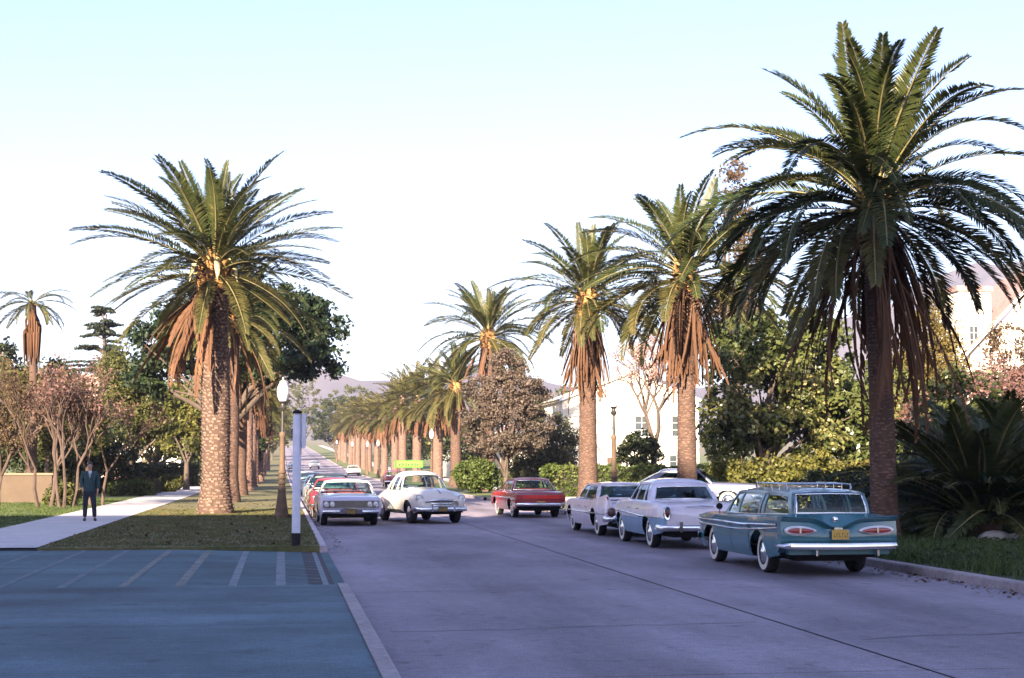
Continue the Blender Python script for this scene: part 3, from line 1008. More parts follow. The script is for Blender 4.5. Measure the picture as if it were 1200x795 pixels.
tree('garden_tree', 'rust tinged tree behind the fan palm', 'tree', -16.0, 92, [(0, 0, 4.6, 2.6, 2.4, 3.4), (1.8, 0, 5.4, 1.8, 1.8, 2.2), (-1.8, 0, 5.8, 1.8, 1.8, 2.4)], 0.22, 1.6, 220, 0.65, 70, 0.15, L_rust, None, 9, shell=0.3)
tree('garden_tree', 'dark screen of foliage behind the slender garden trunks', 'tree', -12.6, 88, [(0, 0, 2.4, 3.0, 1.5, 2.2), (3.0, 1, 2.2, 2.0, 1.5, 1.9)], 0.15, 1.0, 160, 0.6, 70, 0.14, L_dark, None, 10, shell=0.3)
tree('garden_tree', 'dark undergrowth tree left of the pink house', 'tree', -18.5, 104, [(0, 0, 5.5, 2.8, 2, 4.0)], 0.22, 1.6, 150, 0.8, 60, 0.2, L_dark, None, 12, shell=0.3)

# cedar with flat tiers
def cedar():
    t = thing('cedar_tree', 'dark cedar with flat drooping tiers above the pink house', 'tree', (-13.6, 120, 0.9))
    b = MB()
    b.tube([(0, 0, -0.1), (0, 0, 6), (0.3, 0, 12.4)], [0.4, 0.25, 0.05], 8)
    cs, rs = [], []
    for z in np.linspace(5.5, 12.2, 10):
        k = (13.6 - z) / 7.0
        for a in rng.uniform(0, 6.28, 9):
            L_ = 3.4 * k * rng.uniform(0.45, 1.15)
            z += rng.normal() * 0.22
            tip = (L_ * math.cos(a), L_ * math.sin(a), z + 0.35)
            b.tube([(0.1, 0, z), (L_ * 0.5 * math.cos(a), L_ * 0.5 * math.sin(a), z + 0.35), tip], [0.07, 0.05, 0.015], 5)
            for s in np.linspace(0.25, 1.05, 6):
                cs.append((L_ * s * math.cos(a), L_ * s * math.sin(a), z + 0.35 - 0.25 * max(0, s - 0.7)))
                rs.append(0.32)
    b.build('trunk', M_bark, t, 60)
    link('crown', leaf_cloud('crown', cs, rs, 34, 0.12, 4, 0.3), L_cedar, t)
cedar()

# bare twiggy trees
def bare_tree(label, x, y, H, spread, seed, trunks, pale=True, buds=None, nb=1400, lowfork=0.4, bsize=0.07, tr=0.075, group=None, lean=0.25):
    r = random.Random(seed)
    t = thing('bare_tree', label, 'tree', (x, y, 0.15 + road_z(y)), group=group)
    b = MB()
    tips = []
    def grow(p, d, ln, rad, depth):
        q = p + d * ln
        m = p.lerp(q, 0.5) + Vector((r.uniform(-1, 1), r.uniform(-1, 1), 0)) * ln * 0.07
        b.tube([p, m, q], [rad, rad * 0.85, rad * 0.68], 6 if depth < 2 else 4, caps=False)
        if depth >= 5 or rad < 0.008:
            tips.append(q)
            return
        for k in range(r.choice((2, 3, 3)) if depth < 4 else 2):
            dd = (d + Vector((r.uniform(-1, 1), r.uniform(-1, 1), r.uniform(-0.25, 0.75))) * (0.62 + 0.05 * depth) * spread).normalized()
            grow(q, dd, ln * r.uniform(0.6, 0.85), rad * 0.62, depth + 1)
        if depth > 1:
            tips.append(q)
    for k in range(trunks):
        a = 2 * PI * k / trunks + 0.5
        off = Vector((math.cos(a), math.sin(a), 0)) * (0.25 if trunks > 1 else 0)
        d = Vector((math.cos(a) * (lean if trunks > 1 else 0.08), math.sin(a) * (lean if trunks > 1 else 0.08), 1)).normalized()
        grow(off + Vector((0, 0, -0.1)), d, H * lowfork, tr, 0)
    b.build('trunk', M_twig if pale else M_bark, t, 60, fix=False)
    if buds:
        link('buds', leaf_cloud('buds', [tuple(q) for q in tips], [0.28] * len(tips), max(1, nb // max(1, len(tips))), bsize, seed), buds, t)
    return t
BG = 'slender bare trees by the left sidewalk'
bare_tree('bare pollarded tree with pale crooked limbs above the garden wall', -11.6, 66.5, 3.7, 1.0, 4, 1, True, L_rust, 1500, 0.36, tr=0.13)
bare_tree('pair of slender trunks rising right beside the garden wall', -9.35, 64.0, 3.9, 0.75, 5, 2, True, L_rust, 2600, 0.42, tr=0.085, lean=0.10)
bare_tree('pinkish budding tree with three thin stems behind the man', -8.35, 62.5, 3.9, 0.8, 6, 3, True, L_pink, 2800, 0.44, tr=0.075, lean=0.14)
bare_tree('two thin stems of a twiggy tree just right of the man', -6.95 - 0.6, 66.0, 3.6, 0.8, 8, 2, True, L_rust, 2600, 0.42, tr=0.075, lean=0.12)
tree('garden_tree', 'broad olive tree behind the slender stems', 'tree', -11.6, 80, [(0, 0, 4.2, 2.0, 1.8, 2.2), (1.9, 0, 4.0, 1.6, 1.6, 1.8), (-1.9, 0, 4.6, 1.7, 1.6, 2.0), (0.6, 0, 5.6, 1.4, 1.4, 1.3)], 0.16, 1.8, 210, 0.5, 75, 0.11, L_olive, None, 91, shell=0.3)
bare_tree('reddish twiggy tree in the yard behind the slender stems', -10.9, 74.0, 4.6, 0.9, 9, 2, True, L_rust, 4200, 0.38, tr=0.09)
bare_tree('twiggy rust coloured tree at the garden wall far end', -14.2, 72.5, 4.4, 0.9, 10, 2, True, L_rust, 4000, 0.38, tr=0.09)

hedge('low clipped box hedge beside the left sidewalk', -9.3, -6.95, 86.5, 88.6, 0.72, L_hedge, 1, z0=0.15)
hedge('longer low hedge behind the clipped box hedge', -11.5, -7.2, 94.0, 95.4, 0.75, leafmat('reddish_hedge_leaves', (0.06, 0.05, 0.02), (0.13, 0.09, 0.04), (0.2, 0.14, 0.07)), 2, z0=0.15)
hedge('dark tall hedge closing the left garden', -14.5, -5.8, 124, 126, 1.7, L_dark, 3, dens=120, size=0.13)
bush('small rounded shrub at the end of the left hedges', -6.9, 99, 0.9, 0.8, 1.0, L_olive, 21)
bush('round topiary shrub in front of the garden hedge', -9.4, 101.5, 0.7, 0.7, 1.9, L_dark, 22)
bush('leafy shrub at the foot of the garden wall', -14.9, 73.5, 0.9, 0.6, 1.9, L_hedge, 23)
bush('low ferny shrub beside the slender stems', -8.9, 66.2, 0.8, 0.5, 0.8, L_olive, 24)

# --- right side
tree('feathery_tree', 'feathery mauve and olive tree at the corner lawn', 'tree', 12.3, 84.3, [(0, 0, 7.0, 1.1, 1.1, 1.1), (-1.2, 0.2, 5.9, 1.4, 1.3, 0.9), (1.1, -0.2, 5.6, 1.5, 1.3, 1.0), (-1.5, 0, 4.2, 1.3, 1.4, 0.9), (0.2, -0.5, 4.6, 1.6, 1.6, 0.8), (1.7, 0, 4.0, 1.2, 1.3, 0.9), (-0.8, -0.3, 2.9, 1.6, 1.4, 0.7), (1.0, -0.3, 2.8, 1.5, 1.4, 0.6), (0, 0, 5.4, 1.5, 1.4, 2.2)], 0.15, 1.5, 330, 0.42, 80, 0.085, L_mauve, M_bark, 31, nlimb=24, shell=0.3, flat=0.6)
bush('dense rounded green bush on the corner lawn', 11.75, 92.6, 1.6, 1.3, 2.0, L_hedge, 32, n=110, nl=90, size=0.1, rc=0.36)
hedge('clipped green hedge behind the corner lawn', 14.0, 21.0, 99, 100.2, 1.3, L_hedge, 33, dens=170, size=0.1)
tree('garden_tree', 'dusky green shrub tree left of the rusty skirted palm', 'tree', 16.4, 92, [(0, 0, 2.6, 2.1, 1.8, 2.2), (-1.2, 0, 1.6, 1.6, 1.5, 1.4)], 0.12, 0.9, 150, 0.5, 80, 0.11, leafmat('dusky_leaves', (0.045, 0.05, 0.024), (0.10, 0.095, 0.05), (0.17, 0.14, 0.08)), None, 34, shell=0.3)
hedge('long green hedge along the side street yard', 14.2, 34.0, 82.5, 84.0, 1.55, L_hedge, 35, dens=150, size=0.11)
hedge('low trimmed hedge behind the parkway lawn', 14.8, 24.0, 66.2, 67.4, 0.8, L_hedge, 36, dens=190, size=0.08)
bare_tree('bare spreading tree with pink buds before the white house', 21.0, 86.0, 8.0, 1.25, 17, 1, False, leafmat('pale_pink_buds', (0.42, 0.24, 0.20), (0.55, 0.36, 0.33), (0.7, 0.5, 0.48)), 5200, 0.36, 0.07, tr=0.24)
bush('small dark leafed tree in front of the white house', 20.0, 84.9, 1.5, 1.3, 3.6, L_dark, 37, n=70, nl=70, size=0.12, rc=0.4, name='garden_tree', cat='tree')
tree('evergreen_tree', 'large glossy leafed evergreen filling the right yard', 'tree', 19.4, 60.5, [(0, 0, 4.6, 2.5, 2.2, 2.3), (-0.8, 0, 6.2, 1.9, 1.8, 1.5), (2.4, 0.6, 5.2, 2.2, 2.0, 2.2), (1.4, 0, 7.1, 1.8, 1.8, 1.3), (-1.2, -0.5, 3.1, 1.6, 1.6, 1.4), (3.0, 0, 3.4, 2.2, 1.9, 1.8)], 0.22, 1.7, 380, 0.46, 80, 0.13, L_magnolia, None, 41, nlimb=22, shell=0.4)
tree('evergreen_tree', 'second glossy evergreen behind the towering palm trunk', 'tree', 24.3, 61.5, [(0, 0, 3.9, 2.0, 2, 2.7), (1.6, 0, 3.2, 1.8, 1.8, 2.2), (-1.2, 0, 2.4, 1.5, 1.5, 1.6)], 0.18, 1.4, 230, 0.48, 80, 0.13, L_magnolia, None, 42, shell=0.4)
tree('shrub_bank', 'yellow green shrub bank behind the parked cars', 'shrub', 19.5, 56.0, [(-2.2, 0, 1.0, 1.8, 1.2, 1.0), (0.5, 0, 1.15, 1.8, 1.2, 1.05), (2.8, 0, 0.9, 1.6, 1.2, 0.9)], 0.08, 0.4, 170, 0.38, 80, 0.09, leafmat('sunny_shrub_leaves', (0.06, 0.075, 0.016), (0.15, 0.14, 0.032), (0.26, 0.21, 0.06)), None, 43, shell=0.4)
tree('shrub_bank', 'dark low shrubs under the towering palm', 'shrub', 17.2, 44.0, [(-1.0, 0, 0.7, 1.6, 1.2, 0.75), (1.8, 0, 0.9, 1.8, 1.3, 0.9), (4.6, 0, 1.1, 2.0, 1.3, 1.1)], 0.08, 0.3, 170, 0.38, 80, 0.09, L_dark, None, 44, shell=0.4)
tree('garden_tree', 'leafy green tree in the shade right of the towering palm', 'tree', 20.2, 43.5, [(0, 0, 2.9, 1.4, 1.4, 1.6), (-0.5, 0, 1.6, 1.6, 1.4, 1.3)], 0.1, 0.9, 120, 0.42, 75, 0.1, L_magnolia, None, 45, shell=0.4)
tree('bamboo_clump', 'tall straw coloured tree beside the white gabled building', 'tree', 29.2, 66, [(0, 0, 6.6, 1.5, 1.5, 2.6), (-1.0, 0, 5.0, 1.3, 1.3, 2.4), (1.1, 0, 4.6, 1.3, 1.3, 2.4)], 0.14, 2.0, 260, 0.5, 70, 0.09, L_bamboo, M_twig, 46, nlimb=26, shell=0.3)
tree('blossom_tree', 'pink blossoming tree behind the bushy young palm', 'tree', 26.9, 58, [(0, 0, 4.2, 1.8, 1.6, 1.3), (1.5, 0, 4.6, 1.3, 1.3, 1.5), (-1.2, 0, 3.4, 1.4, 1.3, 1.2)], 0.12, 1.8, 190, 0.42, 60, 0.08, L_pink, M_twig, 47, nlimb=24, shell=0.4)
tree('blossom_tree', 'rusty twigged tree against the white gabled building', 'tree', 33.0, 66, [(0, 0, 6.6, 1.6, 1.4, 2.0), (0.6, 0, 4.4, 1.4, 1.3, 1.8)], 0.13, 2.2, 120, 0.42, 55, 0.08, L_rust, M_twig, 48, nlimb=24, shell=0.4)
tree('tall_tree', 'tall thin tree with brownish top behind the skirted palm', 'tree', 24.4, 80, [(0, 0, 16.4, 0.9, 0.9, 2.1), (0.5, 0, 12.8, 1.3, 1.2, 2.4), (-0.5, 0, 9.8, 1.5, 1.4, 2.2)], 0.24, 6.0, 150, 0.42, 55, 0.11, L_rust, None, 49, nlimb=24, shell=0.3)
for i, (x, y, s, lb) in enumerate([(22, 125, 1.0, 'broad green tree beyond the white house'), (30, 150, 1.3, 'high rounded tree on the rise behind the houses'), (20, 170, 1.0, 'dark yard tree behind the far palms'), (22, 210, 1.1, 'hillside yard tree behind the distant palm row'), (19, 255, 1.1, 'last dark tree before the hill on the right')]):
    tree('garden_tree', lb, 'tree', x, y, [(0, 0, 4.4 * s, 3.2 * s, 3 * s, 3.2 * s), (2.6 * s, 0, 3.6 * s, 2.2 * s, 2, 2.4 * s)], 0.25, 1.8, 150, 0.9, 60, 0.24, (L_dark, L_olive)[i % 2], None, 60 + i, shell=0.35)
for i, (x, y, s) in enumerate([(-9, 185, 1.2), (-6, 225, 1.2), (-8, 270, 1.4), (5.5, 430, 2.9), (-5, 380, 2.4), (17, 390, 2.4), (12.6, 362, 2.0), (-1.9, 340, 1.8)]):
    tree('garden_tree', ['tree in the left yards where the street climbs', 'tree farther up the left side of the climbing street', 'left yard tree nearly at the top of the climbing street', 'tree closing the far end of the street', 'leafy tree left of the far street end', 'leafy tree right of the far street end', 'tree standing at the right kerb after the last palm', 'tree standing on the left lawn near the far street end'][i], 'tree', x, y, [(0, 0, 4.4 * s, 3.2 * s, 3 * s, 3.2 * s)], 0.25, 1.8, 120, 1.0, 50, 0.3, (L_dark, L_olive)[i % 2], None, 70 + i, shell=0.35)

# --- grass and ground cover nobody could count
def blades(name, label, x0, x1, y0, y1, n, h, w, z, m, seed, lean=0.5, avoid=None):
    r = np.random.default_rng(seed)
    P = np.stack([r.uniform(x0, x1, n), r.uniform(y0, y1, n), np.full(n, z)], 1)
    # tufts: pull blades toward random tuft centres
    T = np.stack([r.uniform(x0, x1, n // 30 + 1), r.uniform(y0, y1, n // 30 + 1), np.full(n // 30 + 1, z)], 1)
    tk = T[r.integers(len(T), size=n)]
    m_ = r.random(n) < 0.55
    P[m_] = tk[m_] + np.stack([r.normal(size=m_.sum()) * 0.12, r.normal(size=m_.sum()) * 0.12, np.zeros(m_.sum())], 1)
    P[:, 0] = np.clip(P[:, 0], x0, x1)
    a = r.uniform(0, 2 * PI, n)
    hh = h * (0.4 + 0.9 * r.random(n))
    u = np.stack([np.cos(a), np.sin(a), np.zeros(n)], 1) * (w * (0.6 + 0.8 * r.random(n)))[:, None]
    ln = r.normal(size=(n, 2)) * lean
    tip = P + np.stack([ln[:, 0] * hh, ln[:, 1] * hh, hh], 1)
    V = np.stack([P - u, P + u, tip], 1).reshape(-1, 3)
    o = link(name, np_mesh(name, V, np.arange(n * 3).reshape(n, 3)), m)
    return tag(o, label, 'grass', kind='stuff')
blades('grass', 'rough dark grass and weeds on the right verge', KR + 0.17, 21, 14, 46.4, 90000, 0.17, 0.010, 0.14, L_grass, 1)
blades('grass', 'short mown grass of the left parkway', -4.83, KL - 0.17, 32.42, 60, 70000, 0.038, 0.009, 0.148, leafmat('mown_blades', (0.065, 0.076, 0.022), (0.125, 0.115, 0.040), (0.21, 0.165, 0.075), trans=0.25, wscale=0.7), 2)
blades('grass', 'mown grass of the left front yard', -16, -7.34, 40, 80, 60000, 0.06, 0.010, 0.148, L_grass, 3)
b = MB()
r_ = np.random.default_rng(5)
lc = np.stack([r_.uniform(KR + 0.5, 20, 1500), r_.uniform(19, 45, 1500), np.full(1500, 0.2)], 1)
o = link('ground_cover', leaf_cloud('ground_cover', lc, np.full(1500, 0.2), 14, 0.055, 5, 0.5), leafmat('ivy_leaves', (0.022, 0.038, 0.010), (0.06, 0.075, 0.02), (0.14, 0.13, 0.045), trans=0.25), None)
tag(o, 'ivy and weeds mixed into the right verge', 'ground cover', kind='stuff')
# a pale rock at the foot of the young palm
rk = MB()
for (cx, cy, sx, sy, sz) in ((0, 0, 0.42, 0.25, 0.2), (0.5, 0.06, 0.3, 0.2, 0.14)):
    rows = []
    for i in range(7):
        ph = PI * i / 6
        rows.append([(cx + sx * math.sin(ph) * math.cos(a) * (1 + 0.15 * math.sin(3 * a + i)), cy + sy * math.sin(ph) * math.sin(a), sz * math.cos(ph) * (1 + 0.1 * math.cos(2 * a))) for a in np.linspace(0, 2 * PI, 11)[:-1]])
    rk.grid(rows, close=True)
o = rk.build('rock', mat('pale_rock', (0.32, 0.30, 0.29), 0.85, var=0.25, scale=4, bump=0.5, bscale=15), None, 60)
o.location = (15.3, 31.6, 0.2)
tag(o, 'pale rock lying at the foot of the bushy young palm', 'rock')

def litter(name, label, x0, x1, y0, y1, n, z, seed, size=0.05, edge=None):
    r = np.random.default_rng(seed)
    P = np.stack([r.uniform(x0, x1, n) if edge is None else x1 - np.abs(r.normal(size=n)) * (x1 - x0) * 0.35, r.uniform(y0, y1, n), np.full(n, z)], 1)
    me = leaf_cloud(name, P, np.full(n, 0.004), 1, size, seed, 0.2, 2.0, up=3.5)
    return tag(link(name, me, leafmat('dry_litter', (0.07, 0.045, 0.02), (0.15, 0.09, 0.04), (0.24, 0.16, 0.08), trans=0.1)), label, 'leaves', kind='stuff')
litter('fallen_leaves', 'dry leaves blown along the right gutter', KR - 0.9, KR - 0.02, 12, 66, 900, 0.012, 1, 0.05, True)
litter('fallen_leaves', 'dry leaves scattered over the left parkway lawn', -4.8, 0.8, 32.6, 75, 700, 0.19, 2, 0.06)
litter('fallen_leaves', 'bits of dry frond on the street by the left kerb', KL, KL + 0.45, 33, 60, 220, 0.012, 3, 0.035)
# ================================================================== cars
def K(*pts):
    xs = np.array([p[0] for p in pts], float)
    ys = np.array([p[1] for p in pts], float)
    h = np.diff(xs)
    dl = np.diff(ys) / h
    m = np.zeros(len(xs))
    m[0], m[-1] = dl[0], dl[-1]
    for i in range(1, len(xs) - 1):
        if dl[i - 1] * dl[i] > 0:
            w1, w2 = 2 * h[i] + h[i - 1], h[i] + 2 * h[i - 1]
            m[i] = (w1 + w2) / (w1 / dl[i - 1] + w2 / dl[i])
    def f(x):
        x = min(max(x, xs[0]), xs[-1])
        i = min(int(np.searchsorted(xs, x, side='right')) - 1, len(h) - 1)
        i = max(i, 0)
        t = (x - xs[i]) / h[i]
        return float(ys[i] * (1 + 2 * t) * (1 - t) ** 2 + h[i] * m[i] * t * (1 - t) ** 2 + ys[i + 1] * t * t * (3 - 2 * t) + h[i] * m[i + 1] * t * t * (t - 1))
    return f

def paint(name, c, rough=0.28, metal=0.0):
    return mat('paint_' + name, c, rough, metal, var=0.07, scale=2.2, coat=0.6, world_co=False, bump=0.02, bscale=3)
M_chrome = mat('chrome', (0.72, 0.72, 0.74), 0.16, 1.0, var=0.1, scale=5, world_co=False)
M_rubber = mat('tyre_rubber', (0.018, 0.017, 0.018), 0.85, var=0.3, scale=20, world_co=False)
M_wwall = mat('whitewall', (0.62, 0.58, 0.52), 0.7, var=0.12, scale=9, world_co=False)
M_black = mat('underbody_black', (0.012, 0.012, 0.013), 0.9)
M_redlens = mat('red_lens', (0.32, 0.03, 0.035), 0.2, var=0.2, scale=20, world_co=False, coat=0.5)
M_lens = mat('headlamp_glass', (0.62, 0.62, 0.60), 0.12, var=0.1, scale=30, world_co=False, coat=0.5)
M_platey = mat('plate_yellow', (0.58, 0.36, 0.07), 0.5, var=0.15, scale=25, world_co=False)
M_plated = mat('plate_dark', (0.10, 0.065, 0.02), 0.5, var=0.2, scale=25, world_co=False)
M_seat = mat('seat_vinyl', (0.10, 0.13, 0.14), 0.6, var=0.2, scale=6, world_co=False)
M_seatred = mat('seat_vinyl_red', (0.22, 0.03, 0.03), 0.6, var=0.2, scale=6, world_co=False)
M_grille = mat('grille_metal', (0.30, 0.30, 0.33), 0.3, 1.0, var=0.2, scale=15, world_co=False)
G_clear = glassmat('car_glass', (0.80, 0.90, 0.88), 0.035)
G_teal = glassmat('car_glass_tinted', (0.26, 0.42, 0.46), 0.05)

_wheel_cache = {}
def wheel(parent, x, y, r, white, sgn, w=0.19):
    key = (r, white)
    if key not in _wheel_cache:
        ty = MB().lathe([(r * 0.62, -w / 2), (r * 0.80, -w / 2 - 0.012), (r * 0.94, -w / 2 + 0.005), (r, -w / 2 + 0.035), (r, w / 2 - 0.035), (r * 0.94, w / 2 - 0.005), (r * 0.80, w / 2 + 0.012), (r * 0.62, w / 2)], 28, axis='x').mesh('tyre')
        ww = MB().grid([[(w / 2 + 0.009 + 0.006 * (1 - abs(2 * i / 3 - 1)), rr_ * math.cos(a), rr_ * math.sin(a)) for a in np.linspace(0, 2 * PI, 29)[:-1]] for i, rr_ in enumerate((r * 0.63, r * 0.72, r * 0.80, r * 0.87))], close=True).mesh('whitewall')
        rim = MB().lathe([(r * 0.62, -0.06), (r * 0.62, w / 2 - 0.01), (r * 0.45, w / 2 - 0.03), (0.05, w / 2 - 0.03)], 24, axis='x').mesh('wheel')
        hc = MB().lathe([(r * 0.52, w / 2 - 0.025), (r * 0.52, w / 2 + 0.0), (r * 0.40, w / 2 + 0.022), (r * 0.22, w / 2 + 0.020), (r * 0.16, w / 2 + 0.04), (0.01, w / 2 + 0.045)], 24, axis='x').mesh('hubcap')
        _wheel_cache[key] = (ty, ww, rim, hc)
    ty, ww, rim, hc = _wheel_cache[key]
    o = link('wheel', rim, M_grille, parent, 50)
    o.location = (x, y, r)
    o.rotation_euler = (0, 0, 0 if sgn > 0 else PI)
    link('tyre', ty, M_rubber, o, 50)
    if white:
        link('whitewall', ww, M_wwall, o)
    link('hubcap', hc, M_chrome, o, 50)

def bumper(parent, y0, hw, z, h, sgn, curve=0.12, wrap=0.25, m=None, d=0.055, rise=0.0):
    """sgn +1 front, -1 rear"""
    rows = []
    us = [-1.0, -0.985, -0.95, -0.9, -0.8, -0.6, -0.35, 0, 0.35, 0.6, 0.8, 0.9, 0.95, 0.985, 1.0]
    for u in us:
        a = abs(u)
        x = hw * u
        y = y0 - sgn * (curve * a ** 3 + (wrap * ((a - 0.9) / 0.1) ** 2 if a > 0.9 else 0))
        zz = z + rise * max(0, a - 0.6) / 0.4
        k = 1.0 if a < 0.99 else 0.55
        rows.append([(x, y + sgn * d * math.cos(t) * k, zz + h / 2 * math.sin(t) * k * (1.0 if math.sin(t) > 0 else 0.9)) for t in np.linspace(0, 2 * PI, 11)[:-1]])
    b = MB().grid(rows, close=True)
    return b.build('bumper', m or M_chrome, parent, 60)

def round_light(parent, name, x, y, z, r, sgn, lens, ring=M_chrome, depth=0.07):
    o = MB().lathe([(r * 1.12, -depth * sgn), (r * 1.22, 0.0), (r * 1.12, 0.025 * sgn), (r * 0.98, 0.018 * sgn)], 20, axis='y').build(name, ring, parent, 50)
    o.location = (x, y, z)
    MB().lathe([(r, 0.0), (r * 0.97, 0.022 * sgn), (r * 0.6, 0.045 * sgn), (0.005, 0.052 * sgn)], 20, axis='y').build('lens', lens, o, 50)
    return o

def plate(parent, x, y, z, m=None, w=0.30, h=0.15, sgn=-1):
    o = MB().box((0, 0, 0), (w, 0.014, h)).build('license_plate', m or M_platey, parent)
    o.location = (x, y, z)
    b = MB()
    for k in range(6):
        cx = -w * 0.36 + k * w * 0.145 + (0.01 if k > 2 else 0)
        b.box((cx, sgn * 0.0085, -0.005), (w * 0.018, 0.003, h * 0.5))
        if k % 2: b.box((cx + 0.012, sgn * 0.0085, 0.02), (w * 0.06, 0.003, h * 0.09))
        else: b.box((cx + 0.010, sgn * 0.0085, -0.03), (w * 0.06, 0.003, h * 0.09))
    b.build('plate_characters', M_plated if m is not M_plated else M_platey, o)

def car(name, label, x, y, rz, sp, z=0.0, group=None):
    t = thing(name, label, 'car', (x, y, z), rz, group)
    W, S, C, B = sp['W'], sp['S'], sp['C'], sp.get('B', 0.25)
    fin = sp.get('fin', lambda q: 0.0)
    yr, yf, ar, af, wr = sp['yr'], sp['yf'], sp['ar'], sp['af'], sp.get('wr', 0.345)
    RA = wr + sp.get('archgap', 0.06)
    FX = sp.get('fx') or K((0, 0.90), (0.22, 0.965), (0.55, 1.0), (0.85, 0.985), (1.0, 0.95))
    gh = sp['gh']
    re = sp.get('round', 0.28)
    def ends(yy):
        c = 0.0
        for e in (yr, yf):
            q = abs(yy - e) / re
            if q < 1:
                c = max(c, 1 - math.sqrt(max(0, 1 - (1 - q) ** 2)))
        return c
    Bf = sp.get('Bf') or K((yr, B + 0.10), (ar - RA, B + 0.02), (ar - RA + 0.1, B), (yf - 0.6, B), (yf, B + 0.08))
    def arch(yy):
        zb = Bf(yy)
        for i, a in enumerate((ar, af)):
            if i == 0 and sp.get('skirts'):
                RA_ = RA * 0.999
                q = wr + 0.10 - (yy - a) ** 2 * 1.1
                if abs(yy - a) < RA: zb = max(zb, min(q, 0.40))
                continue
            d = yy - a
            if abs(d) < RA:
                zb = max(zb, wr * 0.98 + math.sqrt(RA * RA - d * d) * 0.93)
        return zb
    def side_x(yy, zz):
        zs = S(yy) + fin(yy)
        return (W(yy) - sp.get('rin', 0.16) * ends(yy)) * FX((zz - B) / (zs - B))
    st = set(np.round(np.linspace(yr, yf, 40), 4))
    for e, s in ((yr, 1), (yf, -1)):
        for q in (0.0, 0.015, 0.05, 0.1, 0.18): st.add(round(e + s * q * (re / 0.28), 4))
    for a in (ar, af):
        for q in (-1.001, -0.999, -0.97, -0.9, -0.75, -0.55, -0.3, 0, 0.3, 0.55, 0.75, 0.9, 0.97, 0.999, 1.001): st.add(round(a + q * RA, 4))
    st = sorted(st)
    ks = (0, 0.12, 0.26, 0.42, 0.58, 0.74, 0.88, 1.0)
    cab0, cab1 = gh['y3'] + 0.06, gh['y0'] - 0.18
    rows = []
    for yy in st:
        c = ends(yy)
        w = W(yy) - sp.get('rin', 0.16) * c
        zs = S(yy) - 0.10 * c + fin(yy)
        zc = C(yy) - 0.10 * c
        zb = arch(yy) + 0.08 * c
        half = []
        for k in ks:
            zz = zb + (zs - zb) * k
            half.append((w * FX(min(1, max(0, (zz - B) / (S(yy) + fin(yy) - B)))), yy, zz))
        if 'upper' in sp:
            half += [(w * a, yy, b_) for a, b_ in sp['upper'](yy, zs, zc)]
        else:
            f_ = fin(yy)
            zi = zs - f_
            half += [(w * (0.925 - 0.03 * min(1, f_ * 8)), yy, zs + 0.004 - 0.25 * f_), (w * 0.86, yy, zi + 0.02 - 0.1 * f_ + (zc - zi) * 0.3), (w * 0.72, yy, zi + (zc - zi) * 0.62), (w * 0.46, yy, zi + (zc - zi) * 0.87), (w * 0.2, yy, zi + (zc - zi) * 0.98), (0, yy, zc)]
        rows.append(half)
    nk = len(ks)
    nh = len(rows[0])
    b = MB()
    V = []
    for r_ in rows:
        V += r_ + [(-p[0], p[1], p[2]) for p in reversed(r_[:-1])]
    nc = 2 * nh - 1
    F, MI = [], []
    split = sp.get('split', 0)
    for i in range(len(rows) - 1):
        ym = (st[i] + st[i + 1]) / 2
        for j in range(nc - 1):
            jj = j if j < nh - 1 else nc - 2 - j
            if cab0 < ym < cab1 and jj >= nk + 1:
                continue
            F.append((i * nc + j, i * nc + j + 1, (i + 1) * nc + j + 1, (i + 1) * nc + j))
            zq = sum(V[q][2] for q in F[-1]) / 4
            MI.append(1 if (split and zq < sp.get('splitz', 0.7) + 0.02 and jj < nk - 1) else 0)
    for i in (0, len(rows) - 1):
        F.append(tuple(i * nc + j for j in range(nc)))
        MI.append(0)
    b.v, b.f, b.m = V, F, MI
    b.build('body', [sp['paint'], sp.get('paint2', sp['paint'])], t, 38)
    # underbody
    u = MB()
    u.box((0, (yr + yf) / 2, B + 0.10), (1.10, yf - yr - 0.5, 0.22))
    u.box((0, (ar + af) / 2, B + 0.06), (1.66, af - ar - 2 * RA - 0.05, 0.12))
    u.box((0, ar, wr), (1.1, 0.09, 0.09)).box((0, af, wr), (1.1, 0.09, 0.09))
    u.box((0, (yr + ar - RA) / 2 + 0.06, B + 0.20), (1.5, max(0.1, ar - RA - yr - 0.2), 0.3)).box((0, (yf + af + RA) / 2 - 0.06, B + 0.20), (1.5, max(0.1, yf - af - RA - 0.2), 0.3))
    u.build('underbody', M_black, t)
    tw = sp.get('track', 0.76)
    for s in (-1, 1):
        wheel(t, s * tw, ar, wr, sp.get('white', True), s)
        wheel(t, s * tw, af, wr, sp.get('white', True), s)
    # ---------------- greenhouse
    wbf, wtf = gh['wb'], gh['wt']
    zr = gh['zr']
    zbf = gh.get('zb') or (lambda q: S(q) + fin(q) * 0 + 0.02)
    cF, cR = gh.get('cF', 0.10), gh.get('cR', 0.10)
    us = np.linspace(-1, 1, 11)
    rp = sp.get('roofpaint', sp['paint'])
    rows = []
    for v in np.linspace(0, 1, 11):
        row = []
        for uu in us:
            y_a, y_b = gh['y2'] + cR * uu * uu - 0.04, gh['y1'] - cF * uu * uu + 0.03
            yy = y_a + (y_b - y_a) * v
            ec = max(0, 1 - min(v, 1 - v) / 0.16)
            row.append((wtf(yy) * 1.02 * uu, yy, zr + gh['crown'] * (1 - abs(uu) ** 2.6) * (1 - 0.55 * ec ** 2) - 0.03 * ec ** 2))
        a0, a1 = row[0], row[-1]
        row = [(a0[0] * 1.015, a0[1], a0[2] - 0.045)] + row + [(a1[0] * 1.015, a1[1], a1[2] - 0.045)]
        rows.append(row)
    rb = MB().grid(rows)
